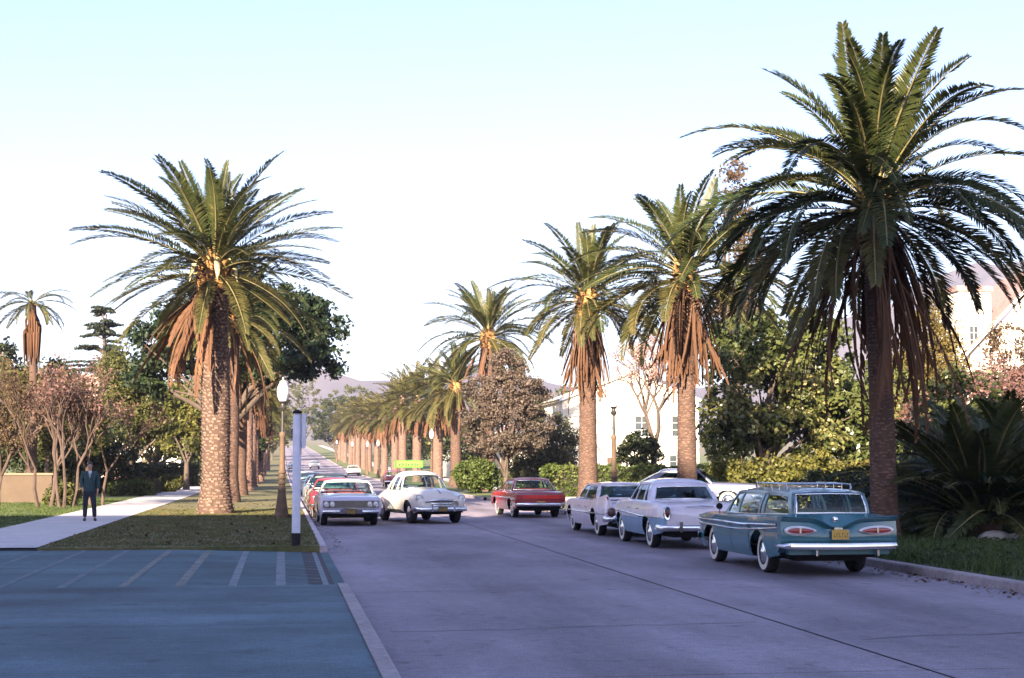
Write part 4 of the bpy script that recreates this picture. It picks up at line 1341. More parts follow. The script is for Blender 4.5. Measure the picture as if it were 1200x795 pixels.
    low = [[(p[0] * 0.985, p[1] + (0.015 if i == 0 else (-0.015 if i == 10 else 0)), p[2] - 0.03) for p in r_] for i, r_ in enumerate(rows)]
    rb.grid([rows[0], low[0]]).grid([rows[-1], low[-1]])
    rb.grid(low)
    ro = rb.build('roof', rp, t, 40)
    glass = sp.get('glass', G_clear)
    def wpt(uu, front, top):
        if front:
            yc, cc = (gh['y1'], cF) if top else (gh['y0'], gh.get('cF0', cF * 1.6))
            yy = yc - cc * uu * uu
        else:
            yc, cc = (gh['y2'], cR) if top else (gh['y3'], gh.get('cR0', cR * 1.5))
            yy = yc + cc * uu * uu
        zz = zr - 0.03 + gh['crown'] * 0.4 * (1 - uu * uu) if top else (zbf(yy) + gh.get('dip', 0.0) * (1 - uu * uu))
        xx = (wtf(yy) if top else wbf(yy)) * 0.985 * uu
        return Vector((xx, yy, zz))
    for front, nm in ((True, 'windshield'), (False, 'rear_window')):
        ur, k0, k1 = (1.0, 0.0, 1.0) if front else gh.get('rwin', (0.95, 0.04, 0.92))
        def gp(uu, k):
            p = wpt(uu, front, False).lerp(wpt(uu, front, True), k)
            p.y += (0.05 if front else -0.05) * math.sin(k * PI)
            return p
        wo = MB().grid([[gp(uu * ur, k) for uu in us] for k in np.linspace(k0, k1, 5)]).build(nm, sp.get('rglass', glass) if not front else glass, t, 60)
        if not front:                                   # painted surround between the glass and the roof
            sr = MB()
            for ka, kb_ in ((-0.06, k0), (k1, 1.03)):
                sr.grid([[gp(uu, k) for uu in us] for k in np.linspace(ka, kb_, 3)])
            for s in (-1, 1):
                sr.grid([[gp(s * q, k) for q in (ur, (1 + ur) / 2, 1.0)] for k in np.linspace(k0, k1, 5)])
            sr.build('rear_window_surround', rp, t, 50)
        fr = MB()
        lp = [gp(uu * ur, k0) for uu in us] + [gp(ur, k) for k in np.linspace(k0, k1, 5)[1:]] + [gp(-uu * ur, k1) for uu in us][1:] + [gp(-ur, k) for k in np.linspace(k1, k0, 5)[1:]]
        fr.tube(lp, 0.014, 6)
        fr.build('window_frame', M_chrome, wo, 60)
    posts = gh['posts']
    def sp_pt(yb, yt, k, s, off=0.0):
        yy = yb + (yt - yb) * k
        zb_ = zbf(yb) - 0.03
        zz = zb_ + (zr - 0.025 - zb_) * k
        xx = wbf(yb) + (wtf(yt) - wbf(yb)) * k - off + 0.025 * math.sin(k * PI)
        return Vector((s * xx, yy, zz))
    for s in (-1, 1):
        for (b0, b1, t0, t1) in posts:
            rws = []
            for k in (0, 0.25, 0.5, 0.75, 1):
                rws.append([sp_pt(b0, t0, k, s), sp_pt(b1, t1, k, s), sp_pt(b1, t1, k, s, 0.035), sp_pt(b0, t0, k, s, 0.035)])
            MB().grid(rws, close=True).build('pillar', sp.get('pillarpaint', rp), t, 40)
        for i in range(len(posts) - 1):
            b0, t0 = posts[i][1], posts[i][3]
            b1, t1 = posts[i + 1][0], posts[i + 1][2]
            rws = [[sp_pt(b0, t0, k, s, 0.014), sp_pt(b1, t1, k, s, 0.014)] for k in (0, 0.33, 0.66, 1)]
            MB().grid(rws).build('side_window', glass, t)
        # belt moulding
        MB().tube([sp_pt(q, q, 0, s, -0.004) + Vector((0, 0, 0.022)) for q in np.linspace(posts[0][1], posts[-1][0], 9)], 0.013, 6).build('belt_moulding', M_chrome, t, 60)
        # doors as panels just proud of the body side
        for (d0, d1) in sp.get('doors', []):
            rws = []
            for yy in np.linspace(d0, d1, 7):
                zs = S(yy) + fin(yy)
                z0 = max(B + 0.06, arch(yy) + 0.03)
                rws.append([(s * (side_x(yy, zz) + 0.005), yy, zz) for zz in np.linspace(z0, zs - 0.02, 7)])
            db = MB().grid(rws)
            for ii in range(len(db.f)):
                zc_ = sum(db.v[q][2] for q in db.f[ii]) / 4
                if split and zc_ < sp.get('splitz', 0.7): db.m[ii] = 1
            do = db.build('door', [sp['paint'], sp.get('paint2', sp['paint'])], t, 50)
            hy = d0 + 0.14
            hz = S(hy) - 0.14
            MB().box((s * (side_x(hy, hz) + 0.022), hy, hz), (0.02, 0.15, 0.025)).build('handle', M_chrome, do)
        for tr in sp.get('trims', []):
            pts = [(s * (side_x(yy, tr(yy)) + 0.006), yy, tr(yy)) for yy in np.linspace(sp.get('trim0', yr + 0.12), sp.get('trim1', yf - 0.15), 26)]
            MB().tube(pts, sp.get('trimr', 0.018), 6).build('trim', M_chrome, t, 60)
    # interior
    sm = sp.get('seat', M_seat)
    fy = gh['y0'] - 1.35
    sh = zbf(fy) + 0.04
    for (nm, yy) in (('front_seat', fy), ('rear_seat', max(fy - 0.95, gh['y3'] + 0.5))):
        q = MB()
        q.box((0, yy + 0.25, 0.50), (1.36, 0.55, 0.2))
        q.box((0, yy - 0.05, (0.5 + sh) / 2), (1.36, 0.16, sh - 0.45), taper=0.93)
        so = q.build(nm, sm, t)
        bv = so.modifiers.new('bevel', 'BEVEL'); bv.width = 0.04; bv.segments = 2
    MB().box((0, (cab0 + cab1) / 2, B + 0.17), (1.64, cab1 - cab0 + 0.3, 0.03)).build('floor', M_black, t)
    MB().box((0, gh['y0'] - 0.42, zbf(gh['y0'] - 0.4) - 0.08), (1.5, 0.25, 0.16)).build('dashboard', sm, t)
    sw_ = MB()
    ring = [(-0.36 + 0.2 * math.cos(a), fy + 0.52 + 0.07 * math.sin(a), sh - 0.06 + 0.19 * math.sin(a)) for a in np.linspace(0, 2 * PI, 19)]
    sw_.tube(ring, 0.013, 6)
    sw_.tube([(-0.36, fy + 0.52, sh - 0.06), (-0.36, fy + 0.8, sh - 0.2)], 0.02, 6)
    sw_.tube([ring[0], ring[9]], 0.01, 5)
    sw_.build('steering_wheel', M_black, t, 60)
    # ---------------- ends
    if sp.get('fb', True):
        bumper(t, yf + 0.06, sp['bw'], sp.get('fbz', 0.46), sp.get('bh', 0.15), 1, sp.get('fcurve', 0.12), 0.22)
    if sp.get('rb', True):
        bumper(t, yr - 0.06, sp['bw'], sp.get('rbz', 0.47), sp.get('bh', 0.15), -1, sp.get('rcurve', 0.12), 0.22)
    if sp.get('frontplate', True):
        plate(t, 0, yf + 0.135, sp.get('fbz', 0.46), M_plated if sp.get('darkplate') else None, sgn=1)
    if sp.get('rearplate'):
        px_, pz = sp['rearplate']
        plate(t, px_, yr - sp.get('rpo', 0.02), pz, sgn=-1)
    return t, side_x

# ---- greenhouse posts: (base rear, base front, top rear, top front), rear to front
def posts4(y3, y2, y1, y0, c=0.28, b=0.04, n=2, cb=None):
    """C pillar, n-1 thin door posts, A pillar"""
    P = [(y3, y3 + c * 1.1, y2, y2 + c * 0.7)]
    inner0b, inner1b = y3 + c * 1.1, y0 - 0.05
    for k in range(1, n):
        q = inner0b + (inner1b - inner0b) * k / n - 0.08
        P.append((q - b, q + b, q - b + 0.02, q + b + 0.02))
    P.append((y0 - 0.06, y0, y1 - 0.05, y1 + 0.01))
    return P

# ================================================================== turquoise station wagon
def make_wagon():
    tq = paint('turquoise', (0.044, 0.160, 0.198), 0.22)
    roofw = paint('pale_turquoise', (0.12, 0.225, 0.27), 0.3)
    sp = dict(yr=-2.62, yf=2.45, ar=-1.51, af=1.51, wr=0.35, B=0.25, bw=0.98, paint=tq, roofpaint=roofw, pillarpaint=roofw, rin=0.02, round=0.1,
              W=K((-2.62, 0.985), (-1.5, 1.0), (0, 0.985), (1.5, 0.985), (2.3, 0.94), (2.45, 0.90)),
              S=K((-2.62, 0.975), (-1.5, 0.945), (-0.3, 0.915), (1.0, 0.92), (2.45, 0.87)),
              C=K((-2.62, 0.995), (-2.3, 0.99), (0.9, 0.985), (1.3, 0.98), (2.3, 0.90), (2.45, 0.84)),
              fx=K((0, 0.91), (0.2, 0.955), (0.45, 0.985), (0.62, 0.972), (0.74, 0.965), (0.86, 1.0), (1.0, 0.985)),
              doors=[(-1.05, 0.02), (0.04, 1.08)], track=0.765, rb=False, trimr=0.02,
              trims=[K((-2.6, 0.80), (-1.5, 0.74), (0, 0.70), (2.45, 0.72)), K((-2.6, 0.845), (-1.5, 0.82), (-0.4, 0.795), (0.6, 0.80), (2.45, 0.80))], trim0=-2.58,
              fbz=0.46, seat=mat('seat_teal', (0.07, 0.16, 0.17), 0.6, var=0.2, scale=6, world_co=False),
              gh=dict(y0=1.12, y1=0.50, y2=-2.36, y3=-2.52, zr=1.385, crown=0.055, cF=0.16, cF0=0.42, cR=0.03, cR0=0.03, rwin=(0.93, 0.03, 0.93),
                      zb=K((-2.6, 1.025), (-1.0, 0.985), (1.2, 0.965)),
                      wb=K((-2.52, 0.66), (-1.5, 0.79), (0.2, 0.85), (1.2, 0.87)), wt=K((-2.4, 0.615), (-1.2, 0.68), (0.5, 0.69)),
                      posts=[(-2.5, -2.36, -2.34, -2.22), (-1.34, -1.20, -1.36, -1.24), (-1.13, -1.06, -1.18, -1.12), (-0.02, 0.08, -0.02, 0.06), (0.60, 0.70, 0.30, 0.36)]))
    t, sx = car('station_wagon', 'turquoise station wagon with gull wing tail and roof rack at the kerb', 9.02, 27.0, 0, sp)
    yy0 = -2.62
    # tail panel: rows from tailgate window down, gull wing brow over cat eye lamps
    ze = K((0, 0.80), (0.06, 0.805), (0.16, 0.845), (0.30, 0.915), (0.46, 0.955), (0.70, 0.970), (1.0, 0.985))
    cols = [0, 0.05, 0.1, 0.16, 0.23, 0.30, 0.38, 0.46, 0.56, 0.68, 0.8, 0.9, 0.965, 1.0]
    xs = [-c for c in reversed(cols[1:])] + cols
    def row(f):
        return [(0.985 * xx,) + f(abs(xx)) for xx in xs]
    ye = lambda a: -2.76 - 0.15 * a ** 1.5
    b = MB()
    R_ = [row(lambda a: (-2.50 - 0.0 * a, 1.03 - 0.05 * max(0, a - 0.66) / 0.34)),
          row(lambda a: (-2.58 - 0.05 * a, 1.012 - 0.04 * max(0, a - 0.6) / 0.4 - 0.0 * a)),
          row(lambda a: (ye(a) * 0.4 - 2.62 * 0.6, ze(a) * 0.55 + 1.0 * 0.45 - 0.012)),
          row(lambda a: (ye(a) + 0.012, ze(a) + 0.012)),
          row(lambda a: (ye(a) - 0.004, ze(a) - 0.004)),
          row(lambda a: (ye(a) + 0.02, ze(a) - 0.03)),
          row(lambda a: (ye(a) + 0.07 + 0.02 * a, ze(a) - 0.075)),
          row(lambda a: (-2.735 - 0.09 * a * a, 0.77 + 0.06 * a)),
          row(lambda a: (-2.755 - 0.09 * a * a, 0.68)),
          row(lambda a: (-2.76 - 0.07 * a * a, 0.58)),
          row(lambda a: (-2.72 - 0.05 * a * a, 0.50)),
          row(lambda a: (-2.62, 0.40))]
    b.grid(R_)
    for s, k in ((-1, 0), (1, len(xs) - 1)):
        edge = [r_[k] for r_ in R_]
        b.grid([edge, [(s * 0.975, -2.60, p[2]) for p in edge]])
    tg = b.build('tailgate', sp['paint'], t, 42)
    # brow edge moulding, emblem and latch
    br = MB()
    br.tube([(0.985 * xx, ye(abs(xx)) - 0.006, ze(abs(xx)) + 0.004) for xx in xs], 0.007, 5)
    br.build('brow_edge', paint('turquoise_dark', (0.03, 0.11, 0.15)), tg, 60)
    em = MB().lathe([(0.052, 0.02), (0.052, -0.004), (0.035, -0.014), (0.004, -0.018)], 18, axis='y').build('emblem', M_chrome, tg, 50)
    em.location = (0.0, -2.665, 0.93)
    MB().box((0, -2.79, 0.79), (0.14, 0.05, 0.035)).build('tailgate_handle', M_chrome, tg)
    # cat eye lamps: teardrop bezel with red lens
    for s in (-1, 1):
        def tear(k, yo):
            pts = []
            for a in np.linspace(0, 2 * PI, 25)[:-1]:
                u = math.cos(a)
                hgt = 0.092 * k * (0.55 + 0.45 * ((u + 1) / 2) ** 0.6)
                xx = 0.645 + 0.285 * u * (k if k == 1 else 0.83 * 1.0)
                zz = 0.762 + hgt * math.sin(a) - 0.01 * (1 - u) / 2
                pts.append((s * xx, yo - 0.09 * xx * xx, zz))
            return pts
        o1, o2, o3, o4 = tear(1.0, -2.735), tear(1.0, -2.775), tear(0.58, -2.80), tear(0.54, -2.775)
        l_ = MB()
        l_.grid([o1, o2, o3, o4], close=True)
        lo = l_.build('tail_light', mat('lamp_bezel', (0.80, 0.78, 0.80), 0.3, 0.25, var=0.1, scale=8, world_co=False), t, 45)
        l2 = MB()
        l2.add(tear(0.56, -2.788) + [(s * 0.645, -2.845, 0.762)], [(i, (i + 1) % 24, 24) for i in range(24)])
        l2.build('lens', M_redlens, lo, 80)
        MB().box((s * 0.66, -2.842, 0.762), (0.03, 0.03, 0.085)).build('divider', M_chrome, lo)
    # rear bumper: wide blade with pointed wrapped ends
    rows = []
    for u in np.linspace(-1, 1, 27):
        a = abs(u)
        y0 = -2.93 - 0.03 * (1 - a * a) + 0.20 * max(0, (a - 0.9) / 0.1) ** 1.6
        k = 1 if a < 0.9 else max(0.25, 1 - (a - 0.9) / 0.1 * 0.75)
        zz = 0.505 + 0.01 * a
        rows.append([(1.02 * u, y0 + yy, zz + h_) for yy, h_ in ((0.09, 0.045 * k), (0.02, 0.06 * k), (-0.03, 0.05 * k), (-0.05, 0.0), (-0.035, -0.05 * k), (0.0, -0.06 * k), (0.09, -0.045 * k))])
    MB().grid(rows, close=True).build('bumper', M_chrome, t, 50)
    MB().box((0, -2.74, 0.42), (1.7, 0.2, 0.10)).build('bumper_valance', sp['paint'], t)
    for xx in (-0.42, 0.62):
        MB().box((xx, -2.93, 0.40), (0.035, 0.05, 0.09)).build('bumper_bracket', M_chrome, t)
    plate(t, 0.03, -2.815, 0.69, w=0.29, h=0.155)
    # fender mirror, roof rack
    mo = MB().lathe([(0.03, 0.06), (0.058, 0.03), (0.062, 0.0), (0.055, -0.008), (0.004, -0.006)], 16, axis='y').build('mirror', M_black, t, 50)
    mo.location = (-0.90, 0.98, 1.06)
    MB().tube([(0, 0, -0.13), (0, 0.0, -0.05)], 0.012, 6).build('mirror_stem', M_chrome, mo)
    rk_ = MB()
    for s in (-1, 1):
        rk_.tube([(s * 0.56, -1.95, 1.425), (s * 0.56, -1.9, 1.50), (s * 0.56, -1.0, 1.515), (s * 0.56, -0.25, 1.515), (s * 0.56, -0.2, 1.43)], 0.013, 6)
    for q in (-1.9, -1.5, -1.1, -0.7, -0.28):
        rk_.tube([(-0.56, q, 1.505), (0.56, q, 1.505)], 0.011, 6)
        for s in (-1, 1):
            rk_.tube([(s * 0.56, q, 1.41), (s * 0.56, q, 1.51)], 0.010, 6)
    for q in (-0.35, -0.12, 0.12, 0.35):
        rk_.box((q, -1.1, 1.462), (0.05, 1.7, 0.012))
    rk_.build('roof_rack', M_chrome, t, 60)
    for s in (-1, 1):
        round_light(t, 'headlight', s * 0.70, 2.46, 0.66, 0.085, 1, M_lens)
    return t
make_wagon()

# ================================================================== white and pale blue sedan
wht = paint('white', (0.62, 0.60, 0.63), 0.3)
def make_twotone():
    sp = dict(yr=-2.58, yf=2.32, ar=-1.36, af=1.46, wr=0.345, B=0.27, bw=0.95, paint=paint('warm_white', (0.74, 0.67, 0.74), 0.26), paint2=paint('powder_blue', (0.20, 0.34, 0.48), 0.26),
              roofpaint=paint('roof_lilac_white', (0.70, 0.67, 0.78), 0.26), split=4, splitz=0.66, rin=0.14, round=0.34,
              W=K((-2.58, 0.90), (-1.4, 0.945), (0, 0.94), (1.4, 0.93), (2.32, 0.86)), S=K((-2.58, 0.93), (-1.9, 0.99), (-1.0, 0.985), (0, 0.99), (2.32, 0.95)),
              C=K((-2.58, 0.86), (-2.35, 0.97), (-1.7, 1.04), (-1.2, 1.07), (1.0, 1.06), (1.6, 1.05), (2.2, 0.98), (2.32, 0.90)),
              doors=[(-0.75, 0.12), (0.14, 1.02)], track=0.745, rearplate=(0.42, 0.72), rpo=0.0, trims=[K((-2.5, 0.70), (-1.0, 0.69), (0.5, 0.73), (2.3, 0.76))], rglass=glassmat('rear_glass', (0.13, 0.22, 0.25), 0.05), glass=G_teal,
              gh=dict(y0=1.0, y1=0.42, y2=-0.92, y3=-1.52, zr=1.43, crown=0.095, cF=0.10, cF0=0.3, cR=0.14, cR0=0.42, zb=K((-1.6, 1.03), (0, 1.01), (1.1, 1.02)), dip=0.03, rwin=(0.86, 0.06, 0.76),
                      wb=K((-1.6, 0.80), (0, 0.83), (1.1, 0.82)), wt=K((-1.0, 0.63), (0.4, 0.64)),
                      posts=[(-1.16, -1.0, -0.80, -0.66), (-0.72, -0.64, -0.52, -0.47), (0.06, 0.14, 0.04, 0.1), (0.62, 0.72, 0.28, 0.34)]))
    t, sx = car('sedan', 'two tone sedan with white top and pale blue sides behind the wagon', 8.98, 34.95, 0, sp)
    for s in (-1, 1):
        lo = MB().lathe([(0.105, 0.16), (0.105, 0.0), (0.095, -0.03), (0.07, -0.025)], 20, axis='y').build('tail_light', M_chrome, t, 50)
        lo.location = (s * 0.75, -2.585, 0.79)
        lo.scale = (0.75, 1, 1.45)
        MB().lathe([(0.074, 0.0), (0.06, -0.035), (0.03, -0.055), (0.004, -0.06)], 18, axis='y').build('lens', mat('dark_red_lens', (0.10, 0.015, 0.02), 0.2, var=0.2, scale=20, world_co=False), lo, 50)
        MB().box((s * 0.48, -2.69, 0.50), (0.07, 0.10, 0.22)).build('bumper_guard', M_chrome, t)
        round_light(t, 'headlight', s * 0.68, 2.30, 0.80, 0.09, 1, M_lens)
    MB().tube([(-0.3, -2.50, 0.93), (0.0, -2.53, 0.945), (0.3, -2.50, 0.93)], 0.014, 6).build('deck_trim', M_chrome, t)
    return t
make_twotone()

# ================================================================== pale finned car
def make_finned():
    sp = dict(yr=-3.10, yf=2.60, ar=-1.68, af=1.68, wr=0.35, B=0.24, bw=0.98, paint=paint('pale_lilac', (0.76, 0.66, 0.74), 0.24), rin=0.06, round=0.16,
              W=K((-3.1, 0.95), (-1.6, 1.0), (0, 0.985), (1.6, 0.99), (2.6, 0.93)), S=K((-3.1, 0.80), (-1.6, 0.85), (0, 0.88), (2.6, 0.84)),
              fin=K((-3.1, 0.30), (-2.8, 0.26), (-2.2, 0.17), (-1.4, 0.07), (-0.4, 0.0), (0.2, 0.0)),
              C=K((-3.1, 0.70), (-2.8, 0.83), (-2.0, 0.90), (-1.5, 0.93), (1.0, 0.96), (2.3, 0.90), (2.6, 0.82)), fx=K((0, 0.91), (0.25, 0.97), (0.5, 1.0), (0.75, 0.98), (1.0, 0.935)),
              doors=[(-0.85, 0.1), (0.12, 1.15)], track=0.77, rearplate=(0, 0.52), skirts=False, trims=[K((-3.0, 0.60), (0, 0.58), (2.6, 0.60))], glass=G_teal, rglass=G_teal,
              gh=dict(y0=1.25, y1=0.68, y2=-1.15, y3=-1.85, zr=1.32, crown=0.05, cF=0.12, cF0=0.42, cR=0.12, cR0=0.45, zb=K((-1.9, 0.955), (0, 0.95), (1.3, 0.95)),
                      wb=K((-1.9, 0.80), (0, 0.86), (1.3, 0.86)), wt=K((-1.2, 0.66), (0.6, 0.68)),
                      posts=[(-1.42, -1.30, -1.02, -0.92), (-0.05, 0.02, -0.05, 0.01), (0.80, 0.88, 0.50, 0.56)]))
    t, sx = car('finned_car', 'pale lilac white luxury car with sharp tail fins', 9.02, 41.1, 0, sp)
    for s in (-1, 1):
        round_light(t, 'tail_light', s * 0.80, -3.13, 0.63, 0.11, -1, mat('dark_lamp', (0.09, 0.045, 0.05), 0.25, var=0.3, scale=20, world_co=False), M_chrome, 0.15)
        MB().tube([(s * 0.90, -3.12, 1.02), (s * 0.90, -3.18, 0.95)], [0.03, 0.012], 8).build('fin_lamp', M_redlens, t, 60)
        for q in (0.58, 0.80):
            round_light(t, 'headlight', s * q, 2.60, 0.68, 0.075, 1, M_lens)
    return t
make_finned()

# ================================================================== red car seen from behind
def boxy(pt, roof=None, seat=None, L=(-2.35, 2.2), zr=1.33, **kw):
    sp = dict(yr=L[0], yf=L[1], ar=-1.36, af=1.36, wr=0.335, B=0.25, bw=0.92, paint=pt, roofpaint=roof or pt, pillarpaint=roof or pt, rin=0.07, round=0.16, seat=seat or M_seat,
              W=K((L[0], 0.90), (-1.3, 0.93), (0, 0.925), (1.3, 0.93), (L[1], 0.90)), S=K((L[0], 0.86), (-1.3, 0.875), (0, 0.88), (L[1], 0.84)),
              C=K((L[0], 0.86), (-1.9, 0.93), (-1.2, 0.95), (0.9, 0.96), (1.9, 0.92), (L[1], 0.86)), doors=[(-0.7, 0.12), (0.14, 0.98)], track=0.72, trims=[K((L[0], 0.68), (0, 0.69), (L[1], 0.68))], rearplate=(0, 0.50),
              gh=dict(y0=0.98, y1=0.42, y2=-0.95, y3=-1.45, zr=zr, crown=0.055, cF=0.08, cF0=0.16, cR=0.08, cR0=0.16, zb=K((-1.5, 0.945), (0, 0.93), (1.1, 0.945)),
                      wb=K((-1.5, 0.80), (0, 0.83), (1.1, 0.83)), wt=K((-1.0, 0.62), (0.5, 0.64)),
                      posts=[(-1.30, -1.08, -0.86, -0.70), (-0.02, 0.05, -0.03, 0.03), (0.76, 0.84, 0.33, 0.40)]))
    sp.update(kw)
    return sp
red = paint('red', (0.30, 0.018, 0.028), 0.28)
sp = boxy(red, paint('dark_maroon', (0.06, 0.015, 0.02), 0.3), seat=M_seatred)
t, sx = car('red_car', 'red car with dark roof and chrome tail standing before the side street', 8.80, 55.1, R(3), sp)
MB().box((0, -2.375, 0.73), (1.5, 0.03, 0.13)).build('tail_panel', mat('bright_red_panel', (0.62, 0.03, 0.03), 0.25, var=0.1, scale=5, world_co=False, coat=0.5), t)
for s in (-1, 1):
    MB().box((s * 0.76, -2.385, 0.70), (0.20, 0.04, 0.15)).build('tail_light', M_redlens, t)
    for q in (0.55, 0.75):
        round_light(t, 'headlight', s * q, 2.22, 0.66, 0.075, 1, M_lens)
MB().tube([(-0.86, -2.39, 0.815), (0.86, -2.39, 0.815)], 0.014, 6).build('tail_trim', M_chrome, t)
mo = MB().lathe([(0.03, 0.04), (0.055, 0.0), (0.004, -0.01)], 12, axis='y').build('mirror', M_chrome, t)
mo.location = (-0.98, 0.85, 0.98)

# ================================================================== quad lamp fronts
def quad_front(t, yf, z=0.66, grille=M_grille, gw=1.52, gh_=0.20, bars=7, lamp=0.07, dark=False):
    g = MB().box((0, yf - 0.02, z), (gw, 0.05, gh_)).build('grille', M_black if dark else grille, t)
    for k in range(bars):
        MB().box((0, yf + 0.012, z - gh_ / 2 + gh_ * (k + 0.5) / bars), (gw, 0.02, gh_ / bars * 0.38)).build('grille_bar', M_grille, g)
    for s in (-1, 1):
        for q in (gw / 2 - 0.09, gw / 2 - 0.27):
            round_light(t, 'headlight', s * q, yf + 0.03, z + 0.005, lamp, 1, M_lens)
def tails(t, yr, z=0.66, hw=0.72):
    for s in (-1, 1):
        round_light(t, 'tail_light', s * hw, yr, z, 0.075, -1, M_redlens)

sp = boxy(paint('lilac_silver', (0.46, 0.44, 0.58), 0.28), paint('white_roof', (0.70, 0.68, 0.66), 0.3), L=(-2.6, 2.45), fbz=0.44, darkplate=True, bh=0.12, seat=M_seatred,
          W=K((-2.6, 0.92), (-1.3, 0.96), (0, 0.955), (1.3, 0.96), (2.45, 0.93)), track=0.76)
sp['gh']['wb'] = K((-1.5, 0.82), (0, 0.86), (1.1, 0.86))
sp['gh']['wt'] = K((-1.0, 0.66), (0.5, 0.68))
t, sx = car('parked_sedan', 'silver lilac sedan with wide dark grille parked at the left kerb', 2.05, 48.9, PI + R(1), sp)
quad_front(t, 2.47, 0.66, gw=1.66, gh_=0.21, dark=True)
tails(t, -2.62)
MB().add([(-0.40, 2.56, 0.38), (0.40, 2.56, 0.38), (0.30, 2.58, 0.50), (0.16, 2.58, 0.56), (-0.16, 2.58, 0.56), (-0.30, 2.58, 0.50)], [(0, 1, 2, 3, 4, 5)]).build('bumper_centre', M_grille, t)

sp = boxy(red, paint('red_roof', (0.32, 0.03, 0.04), 0.3), seat=M_seatred, L=(-2.4, 2.3), frontplate=False, white=True)
t, sx = car('parked_sedan', 'red sedan with white grille parked behind the silver lilac sedan', 1.93, 55.4, PI, sp)
quad_front(t, 2.32, 0.64, grille=wht, gw=1.5, gh_=0.2)
tails(t, -2.42)
sp = boxy(paint('cream', (0.60, 0.57, 0.48), 0.3), paint('dark_top', (0.03, 0.03, 0.035), 0.5), L=(-2.5, 2.4), zr=1.45)
t, sx = car('parked_sedan', 'cream car with dark top parked behind the red sedan', 1.95, 61.6, PI, sp)
quad_front(t, 2.42)
tails(t, -2.52)
sp = boxy(paint('shaded_silver', (0.15, 0.148, 0.225), 0.25), paint('shaded_silver_roof', (0.18, 0.18, 0.26), 0.25), L=(-2.5, 2.45), bw=0.95, glass=G_teal)  # shade put into the paint: silver darkened on body and roof
sp['gh'].update(y2=-1.0, y3=-1.75, crown=0.08)
sp['gh']['posts'] = [(-1.56, -1.25, -0.92, -0.72), (-0.02, 0.05, -0.03, 0.03), (0.76, 0.84, 0.33, 0.40)]
t, sx = car('sedan', 'silver sedan with round paired headlights on the driveway behind the palm', 13.95, 51.6, R(-112), sp, z=0.30)
quad_front(t, 2.47, 0.68, grille=mat('pinkish_grille', (0.5, 0.42, 0.40), 0.4, 0.5, var=0.2, scale=9, world_co=False), gw=1.6, lamp=0.085)
tails(t, -2.52)
# driveway ramp under it
b = MB()
b.add([(KR + 0.02, 46.9, 0.03), (KR + 0.02, 53.3, 0.03), (12.0, 53.3, 0.298), (12.0, 46.9, 0.298), (18, 53.3, 0.298), (18, 46.9, 0.298)], [(0, 1, 2, 3), (3, 2, 4, 5)])
b.add([(KR + 0.02, 46.9, 0.03), (12.0, 46.9, 0.298), (18, 46.9, 0.298), (18, 46.9, 0.1), (12, 46.9, 0.1)], [(0, 1, 2, 3, 4)])
tag(b.build('driveway_ramp', M_walk), 'raised concrete driveway ramp under the silver sedan', kind='structure')

